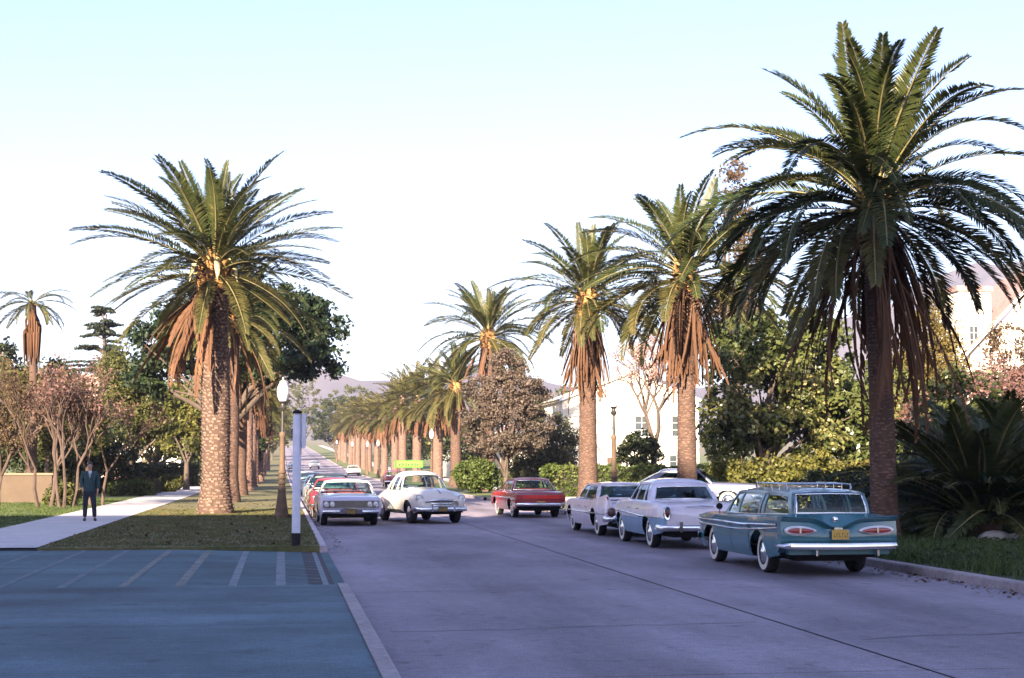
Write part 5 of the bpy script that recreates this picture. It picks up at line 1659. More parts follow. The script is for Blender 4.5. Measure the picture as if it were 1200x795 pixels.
# ================================================================== round old sedan coming up the street
def make_old():
    wp = paint('old_white', (0.66, 0.60, 0.55), 0.32)
    hoodz = K((-2.5, 0.62), (-2.3, 0.80), (-1.7, 1.02), (-1.2, 1.10), (0.9, 1.12), (1.6, 1.09), (2.0, 1.02), (2.2, 0.90), (2.3, 0.78))
    def upper(y, zs, zc):
        # fender crown, valley, raised bulbous hood
        k = min(1, max(0, (y - 0.7) / 0.5))
        v = 0.06 * k
        return [(0.86, zs + 0.035), (0.74, zs + 0.03 - v), (0.62, zs + (zc - zs) * 0.35 - v * 0.5), (0.50, zs + (zc - zs) * 0.74), (0.34, zs + (zc - zs) * 0.93), (0.16, zs + (zc - zs) * 0.99), (0, zc)]
    sp = dict(yr=-2.5, yf=2.3, ar=-1.40, af=1.50, wr=0.36, B=0.30, bw=0.90, paint=wp, rin=0.14, round=0.4, upper=upper, split=0,
              W=K((-2.5, 0.78), (-1.4, 0.90), (-0.3, 0.86), (0.6, 0.86), (1.4, 0.90), (2.3, 0.82)),
              S=K((-2.5, 0.66), (-1.8, 0.84), (-1.0, 0.98), (0.4, 1.00), (1.0, 0.97), (1.6, 0.93), (2.1, 0.88), (2.3, 0.80)), C=hoodz,
              doors=[(-0.62, 0.06), (0.08, 0.90)], track=0.72, darkplate=True, fbz=0.46, bh=0.16, rearplate=(0, 0.6), white=False, fx=K((0, 0.93), (0.3, 0.98), (0.6, 1.0), (0.85, 0.975), (1.0, 0.91)),
              gh=dict(y0=0.86, y1=0.42, y2=-0.95, y3=-1.62, zr=1.52, crown=0.12, cF=0.14, cF0=0.28, cR=0.22, cR0=0.35, zb=K((-1.7, 1.05), (0, 1.04), (1.0, 1.07)), dip=0.04,
                      wb=K((-1.7, 0.62), (-1.0, 0.74), (0, 0.78), (0.9, 0.76)), wt=K((-1.0, 0.52), (-0.3, 0.58), (0.45, 0.58)),
                      posts=[(-1.27, -0.98, -0.73, -0.60), (-0.62, -0.55, -0.52, -0.46), (0.02, 0.10, 0.02, 0.08), (0.54, 0.62, 0.24, 0.30)]))
    t, sx = car('old_sedan', 'rounded old white sedan with a green sign on its roof driving this way', 4.45, 50.1, PI + R(13), sp)
    # hood ridge, split windshield bar, grille, bullet headlights
    MB().tube([(0, 1.0, 1.128), (0, 1.6, 1.10), (0, 2.0, 1.03), (0, 2.16, 0.95)], [0.012, 0.014, 0.016, 0.02], 6).build('hood_trim', M_chrome, t, 60)
    MB().tube([(0, 0.88, 1.10), (0, 0.66, 1.34), (0, 0.45, 1.53)], 0.014, 6).build('windshield_bar', M_chrome, t, 60)
    g = MB().tube([(-0.60, 2.16, 0.70), (-0.3, 2.29, 0.735), (0, 2.31, 0.745), (0.3, 2.29, 0.735), (0.60, 2.16, 0.70)], 0.035, 8).build('grille', M_chrome, t, 60)
    for zz in (0.57, 0.63):
        MB().tube([(-0.66, 2.15, zz), (-0.3, 2.30, zz), (0, 2.32, zz), (0.3, 2.30, zz), (0.66, 2.15, zz)], 0.018, 6).build('grille_bar', M_chrome, g, 60)
    MB().box((0, 2.27, 0.63), (1.1, 0.06, 0.14)).build('grille_shadow', M_black, g)
    for s in (-1, 1):
        round_light(t, 'headlight', s * 0.70, 2.20, 0.80, 0.095, 1, M_lens, depth=0.12)
        round_light(t, 'tail_light', s * 0.66, -2.44, 0.70, 0.06, -1, M_redlens)
        MB().box((s * 0.36, 2.44, 0.50), (0.06, 0.07, 0.22)).build('bumper_guard', M_chrome, t)
        MB().tube([(s * 0.80, 0.55, 1.10), (s * 0.98, 0.60, 1.14)], 0.01, 6).build('mirror_arm', M_chrome, t)
    # roof sign
    so = MB().box((0, 0, 0), (0.94, 0.10, 0.24)).build('roof_sign', mat('sign_green', (0.07, 0.26, 0.03), 0.5, var=0.1, scale=8, world_co=False), t)
    so.location = (0.20, -0.45, 1.86)
    MB().box((0, 0.056, 0), (0.86, 0.012, 0.17)).build('sign_face', mat('sign_yellow_green', (0.24, 0.31, 0.07), 0.5, var=0.1, scale=8, world_co=False), so)
    lt = MB()
    xx = -0.38
    for k in range(15):
        w = (0.03, 0.018, 0.04)[k % 3]
        lt.box((xx + w / 2, 0.066, -0.02), (w, 0.006, (0.11, 0.08, 0.12)[(k * 2) % 3]))
        xx += w + 0.022
    lt.build('sign_lettering', mat('sign_dark', (0.03, 0.10, 0.03), 0.6), so)
    for s in (-0.3, 0.3):
        MB().box((s, 0, -0.17), (0.03, 0.08, 0.12)).build('sign_bracket', M_chrome, so)
    return t
make_old()

# ================================================================== far parked and moving cars, shared meshes
far_specs = [(paint('far_white', (0.66, 0.65, 0.64)), 'white'), (paint('far_tan', (0.42, 0.33, 0.22)), 'tan'), (paint('far_maroon', (0.25, 0.04, 0.05)), 'maroon'), (paint('far_blue', (0.10, 0.16, 0.28)), 'blue')]
protos = {}
def far_car(kind, label, x, y, rz):
    if kind not in protos:
        sp = boxy(dict((k, p) for p, k in far_specs)[kind], doors=[], trims=[], frontplate=False)
        t, _ = car('parked_car', label, x, y, rz, sp, road_z(y), 'cars parked far along the street')
        quad_front(t, 2.22, bars=2)
        tails(t, -2.37)
        protos[kind] = t
        return t
    t = copy_tree(protos[kind])
    t['label'] = label
    t.location = (x, y, road_z(y))
    t.rotation_euler = (0, 0, rz)
    return t
far_car('white', 'white car next in the left parked row after the cream car', 1.95, 68.2, PI)
far_car('blue', 'blue car parked at the left kerb after the white car', 1.95, 75.5, PI)
far_car('maroon', 'maroon car parked along the right kerb past the round bush', 9.45, 131.0, 0)
far_car('tan', 'tan car parked far along the left kerb', 1.95, 96.0, PI)
far_car('white', 'white car parked up the hill on the right', 9.45, 205.0, 0)
far_car('white', 'small white car coming down the far hill', 5.6, 262.0, PI)
far_car('blue', 'dark car parked near the top of the far hill', 2.0, 250.0, PI)
far_car('white', 'white car parked near the tan car at the left kerb', 1.95, 118.0, PI)
far_car('tan', 'tan car glimpsed between trunk and palm in the right yard', 25.8, 57.0, R(-80))
# ================================================================== houses, walls
M_stucco = mat('white_stucco', (0.60, 0.56, 0.50), 0.9, var=0.06, scale=1.5, bump=0.25, bscale=25)
M_pink = mat('pink_stucco', (0.52, 0.30, 0.27), 0.9, var=0.12, scale=1.2, bump=0.25, bscale=25)
M_beige = mat('beige_wall', (0.095, 0.066, 0.046), 0.9, var=0.12, scale=1.3, bump=0.3, bscale=25)
M_tile = mat('red_roof_tile', (0.36, 0.215, 0.19), 0.85, var=0.25, scale=3, bump=0.3, bscale=10)
M_slate = mat('blue_grey_shingle', (0.20, 0.20, 0.26), 0.85, var=0.2, scale=4, bump=0.3, bscale=10)
M_trimw = mat('white_trim', (0.76, 0.74, 0.70), 0.6, var=0.05, scale=5)
M_pane = mat('window_pane', (0.04, 0.05, 0.06), 0.08, var=0.3, scale=2, coat=0.3)
M_woodd = mat('dark_wood_door', (0.10, 0.055, 0.035), 0.6, var=0.2, scale=6)

def facade(b, p0, p1, h, holes, depth=0.18, mi=0):
    """wall plane from p0 to p1 (x, y) with real rectangular openings: holes = (u0, u1, z0, z1)"""
    p0, p1 = Vector((*p0, 0)), Vector((*p1, 0))
    d = (p1 - p0)
    L = d.length
    d.normalize()
    nrm = Vector((d.y, -d.x, 0))
    us = sorted({0, L, *[q for h_ in holes for q in h_[:2]]})
    zs = sorted({0, h, *[q for h_ in holes for q in h_[2:]]})
    for i in range(len(us) - 1):
        for j in range(len(zs) - 1):
            um, zm = (us[i] + us[i + 1]) / 2, (zs[j] + zs[j + 1]) / 2
            if any(a < um < b_ and c < zm < e for a, b_, c, e in holes): continue
            q = [p0 + d * us[i] + Vector((0, 0, zs[j])), p0 + d * us[i + 1] + Vector((0, 0, zs[j])), p0 + d * us[i + 1] + Vector((0, 0, zs[j + 1])), p0 + d * us[i] + Vector((0, 0, zs[j + 1]))]
            b.add(q, [(0, 1, 2, 3)], mi)
    for a, b_, c, e in holes:
        cs = [(a, c), (b_, c), (b_, e), (a, e)]
        for k in range(4):
            (u0, z0), (u1, z1) = cs[k], cs[(k + 1) % 4]
            q0, q1 = p0 + d * u0 + Vector((0, 0, z0)), p0 + d * u1 + Vector((0, 0, z1))
            b.add([q0, q1, q1 - nrm * depth, q0 - nrm * depth], [(0, 1, 2, 3)], mi)
    return p0, d, nrm

def window(parent, fr, hole, nx=2, ny=3, depth=0.14, shut=None):
    p0, d, nrm = fr
    a, b_, c, e = hole
    ctr = p0 + d * ((a + b_) / 2) - nrm * depth + Vector((0, 0, (c + e) / 2))
    ang = math.atan2(d.y, d.x)
    w, h = b_ - a, e - c
    f = MB()
    for s in (-1, 1):
        f.box((s * (w / 2 - 0.03), 0, 0), (0.06, 0.06, h))
        f.box((0, 0, s * (h / 2 - 0.03)), (w - 0.12, 0.056, 0.06))
    for k in range(1, nx): f.box((-w / 2 + w * k / nx, 0, 0), (0.03, 0.045, h - 0.12))
    for k in range(1, ny): f.box((0, 0.002, -h / 2 + h * k / ny), (w - 0.12, 0.04, 0.03))
    o = f.build('window', M_trimw, parent)
    o.location = ctr
    o.rotation_euler = (0, 0, ang)
    MB().box((0, 0.03, 0), (w - 0.1, 0.01, h - 0.1)).build('pane', M_pane, o)
    MB().box((0, -depth - 0.03, -h / 2 - 0.05), (w + 0.16, 0.16, 0.07)).build('sill', M_trimw, o)
    if shut:
        for s in (-1, 1):
            MB().box((s * (w / 2 + 0.24), -depth - 0.025, 0), (0.40, 0.04, h)).build('shutter', shut, o)
    return o

def house(label, x, y, w, dp, h, wall_m, roof_m, holes, roof='hip', rh=1.6, eave=0.5, rz=0.0, z0=0.2, left_holes=(), right_holes=(), door=None, chimney=None, name='house', shut=None, nx=2, ny=3):
    z0 = z0 + road_z(y)
    t = thing(name, label, 'house' if name == 'house' else 'building', (x, y, z0), rz)
    b = MB()
    hs = list(holes) + ([door] if door else [])
    fr = facade(b, (-w / 2, -dp / 2), (w / 2, -dp / 2), h, hs)
    fl_ = facade(b, (-w / 2, dp / 2), (-w / 2, -dp / 2), h, list(left_holes))
    frr = facade(b, (w / 2, -dp / 2), (w / 2, dp / 2), h, list(right_holes))
    facade(b, (w / 2, dp / 2), (-w / 2, dp / 2), h, [])
    b.build('wall', wall_m, t)
    MB().box((0, 0, h * 0.5), (w - 0.5, dp - 0.5, h - 0.1)).build('interior', mat('dark_interior', (0.03, 0.028, 0.026), 0.9), t)
    for hh in holes: window(t, fr, hh, nx, ny, shut=shut)
    for hh in left_holes: window(t, fl_, hh, nx, ny, shut=shut)
    for hh in right_holes: window(t, frr, hh, nx, ny, shut=shut)
    if door:
        p0, d, nrm = fr
        c = p0 + d * ((door[0] + door[1]) / 2) - nrm * 0.12 + Vector((0, 0, (door[2] + door[3]) / 2))
        dm = MB().box((0, 0, 0), (door[1] - door[0], 0.06, door[3] - door[2])).build('door', M_woodd, t)
        dm.location = c
        MB().box((0.32, -0.05, 0), (0.05, 0.05, 0.12)).build('handle', M_chrome, dm)
    ex, ey = w / 2 + eave, dp / 2 + eave
    rb = MB()
    if roof == 'hip':
        k = min(ex, ey)
        rx = max(0.05, ex - k)
        ry = max(0.05, ey - k)
        lo = [(-ex, -ey, h), (ex, -ey, h), (ex, ey, h), (-ex, ey, h)]
        hi = [(-rx, -ry, h + rh), (rx, -ry, h + rh), (rx, ry, h + rh), (-rx, ry, h + rh)]
        rb.add(lo + hi, [(0, 1, 5, 4), (1, 2, 6, 5), (2, 3, 7, 6), (3, 0, 4, 7), (4, 5, 6, 7)])
        rb.add([(p[0], p[1], h - 0.12) for p in lo] + lo, [(3, 2, 1, 0), (0, 1, 5, 4), (1, 2, 6, 5), (2, 3, 7, 6), (3, 0, 4, 7)], 1)
    elif roof == 'gable':        # gable faces the front
        rb.add([(-ex, -ey, h - 0.15), (0, -ey, h + rh), (ex, -ey, h - 0.15), (-ex, ey, h - 0.15), (0, ey, h + rh), (ex, ey, h - 0.15)], [(0, 1, 4, 3), (1, 2, 5, 4)])
        rb.add([(-ex, -ey, h - 0.33), (0, -ey, h + rh - 0.18), (ex, -ey, h - 0.33), (-ex, ey, h - 0.33), (0, ey, h + rh - 0.18), (ex, ey, h - 0.33)], [(0, 1, 4, 3), (1, 2, 5, 4)])
        rb.add([(-ex, -ey, h - 0.15), (0, -ey, h + rh), (ex, -ey, h - 0.15), (-ex, -ey, h - 0.33), (0, -ey, h + rh - 0.18), (ex, -ey, h - 0.33)], [(0, 1, 4, 3), (1, 2, 5, 4)], 1)
        g = MB().add([(-w / 2, -dp / 2, h), (w / 2, -dp / 2, h), (0, -dp / 2, h + rh * w / (w + 2 * eave) - 0.02)], [(0, 1, 2)])
        g.build('gable', wall_m, t)
    else:
        rb.box((0, 0, h + 0.15), (w + 2 * eave, dp + 2 * eave, 0.3))
    ro = rb.build('roof', [roof_m, M_trimw], t)
    if chimney:
        MB().box((chimney[0], chimney[1], h + rh * 0.7), (0.8, 0.6, rh * 1.6)).box((chimney[0], chimney[1], h + rh * 1.5 + 0.06), (0.96, 0.76, 0.14)).build('chimney', wall_m, ro)
    return t

house('big white stucco house with small paned window behind the hedge', 26.0, 117, 10.5, 8, 6.7, M_stucco, M_stucco, [(5.55, 6.65, 3.75, 5.35), (8.4, 9.4, 3.75, 5.35), (1.3, 2.3, 0.9, 2.4), (5.6, 6.6, 0.9, 2.3), (8.2, 9.4, 0.9, 2.4)], 'gable', 2.0, 0.25, R(0), door=(3.4, 4.5, 0.0, 2.2), chimney=(2.8, 1.0))
house('low white house with pale eave and red tiles left of the rusty palm', 21.0, 128, 6.4, 7, 4.6, M_stucco, mat('pale_roof', (0.52, 0.45, 0.36), 0.85, var=0.15, scale=4), [(0.8, 1.7, 1.0, 2.4), (3.0, 3.9, 3.1, 4.2), (4.6, 5.5, 3.1, 4.2)], 'hip', 1.4, 0.7, 0.0, door=(2.2, 3.1, 0, 2.1))
house('small red roofed porch house beside the low white house', 17.2, 112, 2.2, 2.5, 4.1, M_stucco, M_tile, [(0.6, 1.5, 1.0, 2.3)], 'hip', 0.8, 0.35)
house('white building with steep pink tiled gable at the right', 43.0, 84, 9, 9, 7.8, M_stucco, M_tile, [(1.1, 2.9, 5.2, 6.4), (5.4, 6.8, 5.2, 6.4), (1.2, 2.4, 1.4, 3.0)], 'gable', 5.2, 0.5, R(-10), door=(4.0, 5.1, 0, 2.2), left_holes=[(2, 3, 4.6, 6.2), (5.5, 6.5, 4.6, 6.2)], name='gabled_building')
house('white narrow tower like wing beside the gabled building', 38.2, 82, 1.9, 3.0, 11.3, M_stucco, M_tile, [(0.6, 1.2, 8.2, 9.4)], 'flat', 0.3, 0.1, name='tower_wing')
house('pink two storey house half hidden by bare trees', -15.0, 114.5, 5.6, 6, 7.7, M_pink, M_tile, [(0.8, 1.7, 4.6, 6.1), (3.4, 4.3, 4.6, 6.1), (0.8, 1.7, 1.0, 2.5)], 'flat', 0.3, 0.15, door=(3.3, 4.3, 0, 2.2))
house('low bungalow with blue grey roof behind the slender stems', -12.6, 99.5, 6.0, 5, 2.4, M_pink, M_slate, [(0.8, 1.9, 0.9, 2.0), (3.8, 4.9, 0.9, 2.0)], 'hip', 1.5, 0.5, door=(2.4, 3.3, 0, 2.0))
for i, (x, y, lb) in enumerate([(24, 185, 'cream house behind the distant right palms'), (-15, 170, 'white cottage among the far left trees')]):
    house(lb, x, y, 9, 7, 4.6, M_stucco, M_tile, [(1, 2, 1, 2.4), (3.2, 4.2, 1, 2.4), (6.6, 7.6, 1, 2.4)], 'hip', 1.8, 0.5, door=(5, 5.9, 0, 2.1))

# unseen block added behind the camera; throws the street's foreground into shade
bl = thing('shade_block', 'tall unseen block added behind the viewpoint to cast shade', 'building', (-36, -19, 0))
b = MB()
holes = [(3 + 6 * i, 5.2 + 6 * i, 1.4 + 3.2 * j, 3.2 + 3.2 * j) for i in range(13) for j in range(7)]
M_block = mat('block_stucco', (0.42, 0.36, 0.33), 0.9, var=0.1, scale=0.5, bump=0.2, bscale=20)
for (x0, x1, tp) in ((-41, 9, 25.4), (9, 13, 24.4), (13, 20, 26.8), (20, 41, 24.7)):  # roof steps shaped to set where the shade edge falls
    b.box(((x0 + x1) / 2, 0, tp / 2), (x1 - x0, 18, tp))
b.build('wall', M_block, bl)
MB().box((-16, -0.3, 25.5), (50, 17.2, 0.2)).box((11, -0.3, 24.5), (3.8, 17.2, 0.2)).box((16.5, -0.3, 26.9), (6.6, 17.2, 0.2)).box((30.5, -0.3, 24.8), (21, 17.2, 0.2)).build('roof', M_beige, bl)
for h_ in holes:
    w_ = MB().box((0, 0, 0), (2.2, 0.08, 1.8)).build('window', M_pane, bl)
    w_.location = (41 - (h_[0] + h_[1]) / 2, 9.03, (h_[2] + h_[3]) / 2)

# garden wall
t = thing('garden_wall', 'beige stucco garden wall on the left', 'wall', (-10.15, 71.6, 0.15), R(0))
MB().box((-4.0, 0, 0.62), (8.0, 0.3, 1.24)).build('wall', M_beige, t)
MB().box((-4.0, 0, 1.28), (8.1, 0.40, 0.09)).build('coping', mat('wall_coping', (0.2, 0.14, 0.095), 0.85, var=0.1, scale=3), t)

# ================================================================== street lamps and post
M_tan = mat('tan_cast_stone', (0.105, 0.066, 0.042), 0.85, var=0.25, scale=4, bump=0.3, bscale=30)
M_bronze = mat('dark_bronze', (0.045, 0.04, 0.035), 0.5, 0.3, var=0.3, scale=6)
M_globe = mat('opal_glass', (0.58, 0.56, 0.62), 0.3, var=0.05, scale=4, coat=0.3)
def lamp(label, x, y, far=False, group='street lamps', z0=0.15):
    t = thing('street_lamp', label, 'street lamp', (x, y, z0 + road_z(y)), group=group)
    MB().lathe([(0.25, -0.05), (0.25, 0.10), (0.215, 0.14), (0.20, 0.22), (0.155, 0.55), (0.125, 0.80), (0.125, 0.92)], 12).build('base', M_tan, t, 40)
    c = MB().lathe([(0.11, 0.90), (0.11, 1.0), (0.10, 1.02), (0.08, 2.55), (0.105, 2.6), (0.105, 2.68), (0.06, 2.74)], 12).build('column', M_tan, t, 40)
    for zz in (1.05, 1.22, 1.40):
        MB().lathe([(0.095, zz), (0.13, zz + 0.03), (0.13, zz + 0.07), (0.095, zz + 0.10)], 12).build('ring', M_tan, c, 40)
    MB().lathe([(0.055, 2.7), (0.045, 3.40), (0.09, 3.44), (0.12, 3.52), (0.07, 3.58), (0.07, 3.64), (0.15, 3.72)], 12).build('pole', M_bronze, t, 40)
    l_ = MB().lathe([(0.11, 3.70), (0.165, 3.84), (0.195, 4.02), (0.18, 4.16), (0.13, 4.28), (0.08, 4.33)], 14).build('globe', M_globe, t, 60)
    MB().lathe([(0.12, 4.32), (0.10, 4.36), (0.03, 4.40), (0.035, 4.44), (0.005, 4.50)], 10).build('finial', M_globe, l_, 50)
    return t
lamp('tan based street lamp with white lantern on the left lawn', 0.04, 49.88)
lamp('street lamp with white lantern before the white house', 11.45, 52.45, z0=0.14)
lamp('street lamp standing by the far palm past the round bush', 11.4, 117.5)
for yy in (183.0, 206.0):
    lamp('small distant street lamp under the right palm row', 11.4, yy, group='distant right street lamps')
for yy in (250.0, 320.0):
    lamp('tiny street lamp far up the hill', 11.4, yy, group='street lamps far up the hill')
# white post
M_post = mat('white_painted_post', (0.68, 0.68, 0.78), 0.6, var=0.1, scale=4, bump=0.15, bscale=20)
t = thing('sign_post', 'white painted post with black foot at the kerb beside the driveway', 'post', (0.33, 31.95 + 0.6, 0.145))
MB().lathe([(0.088, 0.24), (0.088, 2.72), (0.06, 2.76)], 16).build('post', M_post, t, 50)
MB().lathe([(0.094, -0.05), (0.094, 0.27)], 16).build('foot', M_black, t, 50)
MB().lathe([(0.10, 2.76), (0.10, 2.80), (0.03, 2.84)], 12).build('cap', M_black, t, 50)
sb = MB().box((0.135, 0.03, 2.40), (0.075, 0.32, 0.72)).build('sign_box', M_post, t)
MB().box((0.175, 0.03, 2.40), (0.012, 0.26, 0.64)).build('sign_face', M_globe, sb)
# ================================================================== people
def skin(name, joints, edges, m, parent, sub=2, root=0):
    """one continuous figure grown over a skeleton: joints = {key: (pos, radius or (rx, ry))}"""
    keys = list(joints)
    ix = {k: i for i, k in enumerate(keys)}
    me = bpy.data.meshes.new(name)
    me.from_pydata([joints[k][0] for k in keys], [(ix[a], ix[b]) for a, b in edges], [])
    o = bpy.data.objects.new(name, me)
    COL.objects.link(o)
    md = o.modifiers.new('skin', 'SKIN')
    md.use_smooth_shade = True
    if not me.skin_vertices:
        with bpy.context.temp_override(object=o, active_object=o):
            bpy.ops.mesh.customdata_skin_add()
    for i, k in enumerate(keys):
        r = joints[k][1]
        me.skin_vertices[0].data[i].radius = r if hasattr(r, '__len__') else (r, r)
        me.skin_vertices[0].data[i].use_root = (i == root)
    sd_ = o.modifiers.new('sub', 'SUBSURF')
    sd_.levels = sd_.render_levels = sub
    dg = bpy.context.evaluated_depsgraph_get()
    dg.update()
    nm = bpy.data.meshes.new_from_object(o.evaluated_get(dg))
    bpy.data.objects.remove(o)
    nm.name = name
    nm.materials.clear()
    return link(name, nm, m, parent, 180)

M_skin = mat('skin', (0.42, 0.24, 0.17), 0.55, var=0.06, scale=20, world_co=False)
M_hair = mat('dark_hair', (0.03, 0.02, 0.016), 0.6, var=0.3, scale=60, world_co=False)
M_suit = mat('dark_teal_jacket', (0.022, 0.052, 0.062), 0.85, var=0.18, scale=9, world_co=False, bump=0.2, bscale=60)
M_trous = mat('dark_trousers', (0.014, 0.018, 0.030), 0.85, var=0.2, scale=9, world_co=False, bump=0.2, bscale=60)
M_shirt = mat('pale_shirt', (0.55, 0.56, 0.60), 0.8, var=0.05, scale=20, world_co=False)
M_shoe = mat('black_shoe', (0.012, 0.011, 0.012), 0.35)

def head_parts(t, b, H, face=-1):
    """nose, ears, eyes, mouth and hair around a head centred at H, facing -Y"""
    x, y, z = H
    MB().tube([(x, y - 0.092, z + 0.015), (x, y - 0.112, z - 0.02), (x, y - 0.095, z - 0.032)], [0.008, 0.014, 0.010], 8).build('nose', M_skin, b, 60)
    for s in (-1, 1):
        MB().lathe([(0.003, -0.008), (0.026, -0.004), (0.03, 0.004), (0.012, 0.01)], 10, axis='x').build('ear', M_skin, b, 60).location = (x + s * 0.078, y + 0.005, z)
        MB().lathe([(0.001, -0.010), (0.009, -0.006), (0.012, 0.0), (0.009, 0.006), (0.001, 0.01)], 10, axis='y').build('eye', M_shirt, b, 60).location = (x + s * 0.03, y - 0.084, z + 0.018)
        MB().lathe([(0.001, -0.003), (0.005, -0.002), (0.005, 0.002), (0.001, 0.003)], 8, axis='y').build('pupil', M_hair, b).location = (x + s * 0.03, y - 0.094, z + 0.018)
    MB().tube([(x - 0.022, y - 0.086, z - 0.058), (x, y - 0.093, z - 0.056), (x + 0.022, y - 0.086, z - 0.058)], 0.005, 6).build('mouth', mat('lips', (0.32, 0.12, 0.10), 0.5), b, 60)
    rows = []
    for i in range(8):
        ph = 0.05 + (PI * 0.62) * i / 7
        row = []
        for a in np.linspace(0, 2 * PI, 19)[:-1]:
            fr = max(0, -math.sin(a))
            p = ph * (1 - 0.36 * fr)
            row.append((x + 0.086 * math.sin(p) * math.cos(a), y + 0.010 + 0.104 * math.sin(p) * math.sin(a), z + 0.012 + 0.128 * math.cos(p)))
        rows.append(row)
    b2 = MB().grid(rows, close=True)
    b2.add(rows[0], [tuple(range(18))])
    b2.build('hair', M_hair, t, 60)

def hand_joints(J, E, wrist, tag_, d, s):
    """palm, four unequal fingers and a thumb from the side of the palm"""
    wx, wy, wz = wrist
    J['palm' + tag_] = ((wx + d[0] * 0.055, wy + d[1] * 0.055, wz + d[2] * 0.055), (0.022, 0.036))
    E.append(('wr' + tag_, 'palm' + tag_))
    for k, (off, ln) in enumerate(((-0.027, 0.068), (-0.009, 0.078), (0.009, 0.074), (0.027, 0.058))):
        b0 = (wx + d[0] * 0.095, wy + d[1] * 0.095 + off, wz + d[2] * 0.095)
        b1 = (b0[0] + d[0] * ln * 0.55 - s * 0.006, b0[1] - 0.006, b0[2] + d[2] * ln * 0.55)
        b2 = (b1[0] + d[0] * ln * 0.45 - s * 0.020, b1[1] - 0.010, b1[2] + d[2] * ln * 0.42)
        J[f'f{k}a{tag_}'], J[f'f{k}b{tag_}'], J[f'f{k}c{tag_}'] = (b0, 0.010), (b1, 0.0088), (b2, 0.007)
        E += [('palm' + tag_, f'f{k}a{tag_}'), (f'f{k}a{tag_}', f'f{k}b{tag_}'), (f'f{k}b{tag_}', f'f{k}c{tag_}')]
    J['ta' + tag_] = ((wx + d[0] * 0.05, wy - 0.045, wz + d[2] * 0.05), 0.011)
    J['tb' + tag_] = ((wx + d[0] * 0.09 - s * 0.01, wy - 0.062, wz + d[2] * 0.09), 0.009)
    E += [('palm' + tag_, 'ta' + tag_), ('ta' + tag_, 'tb' + tag_)]

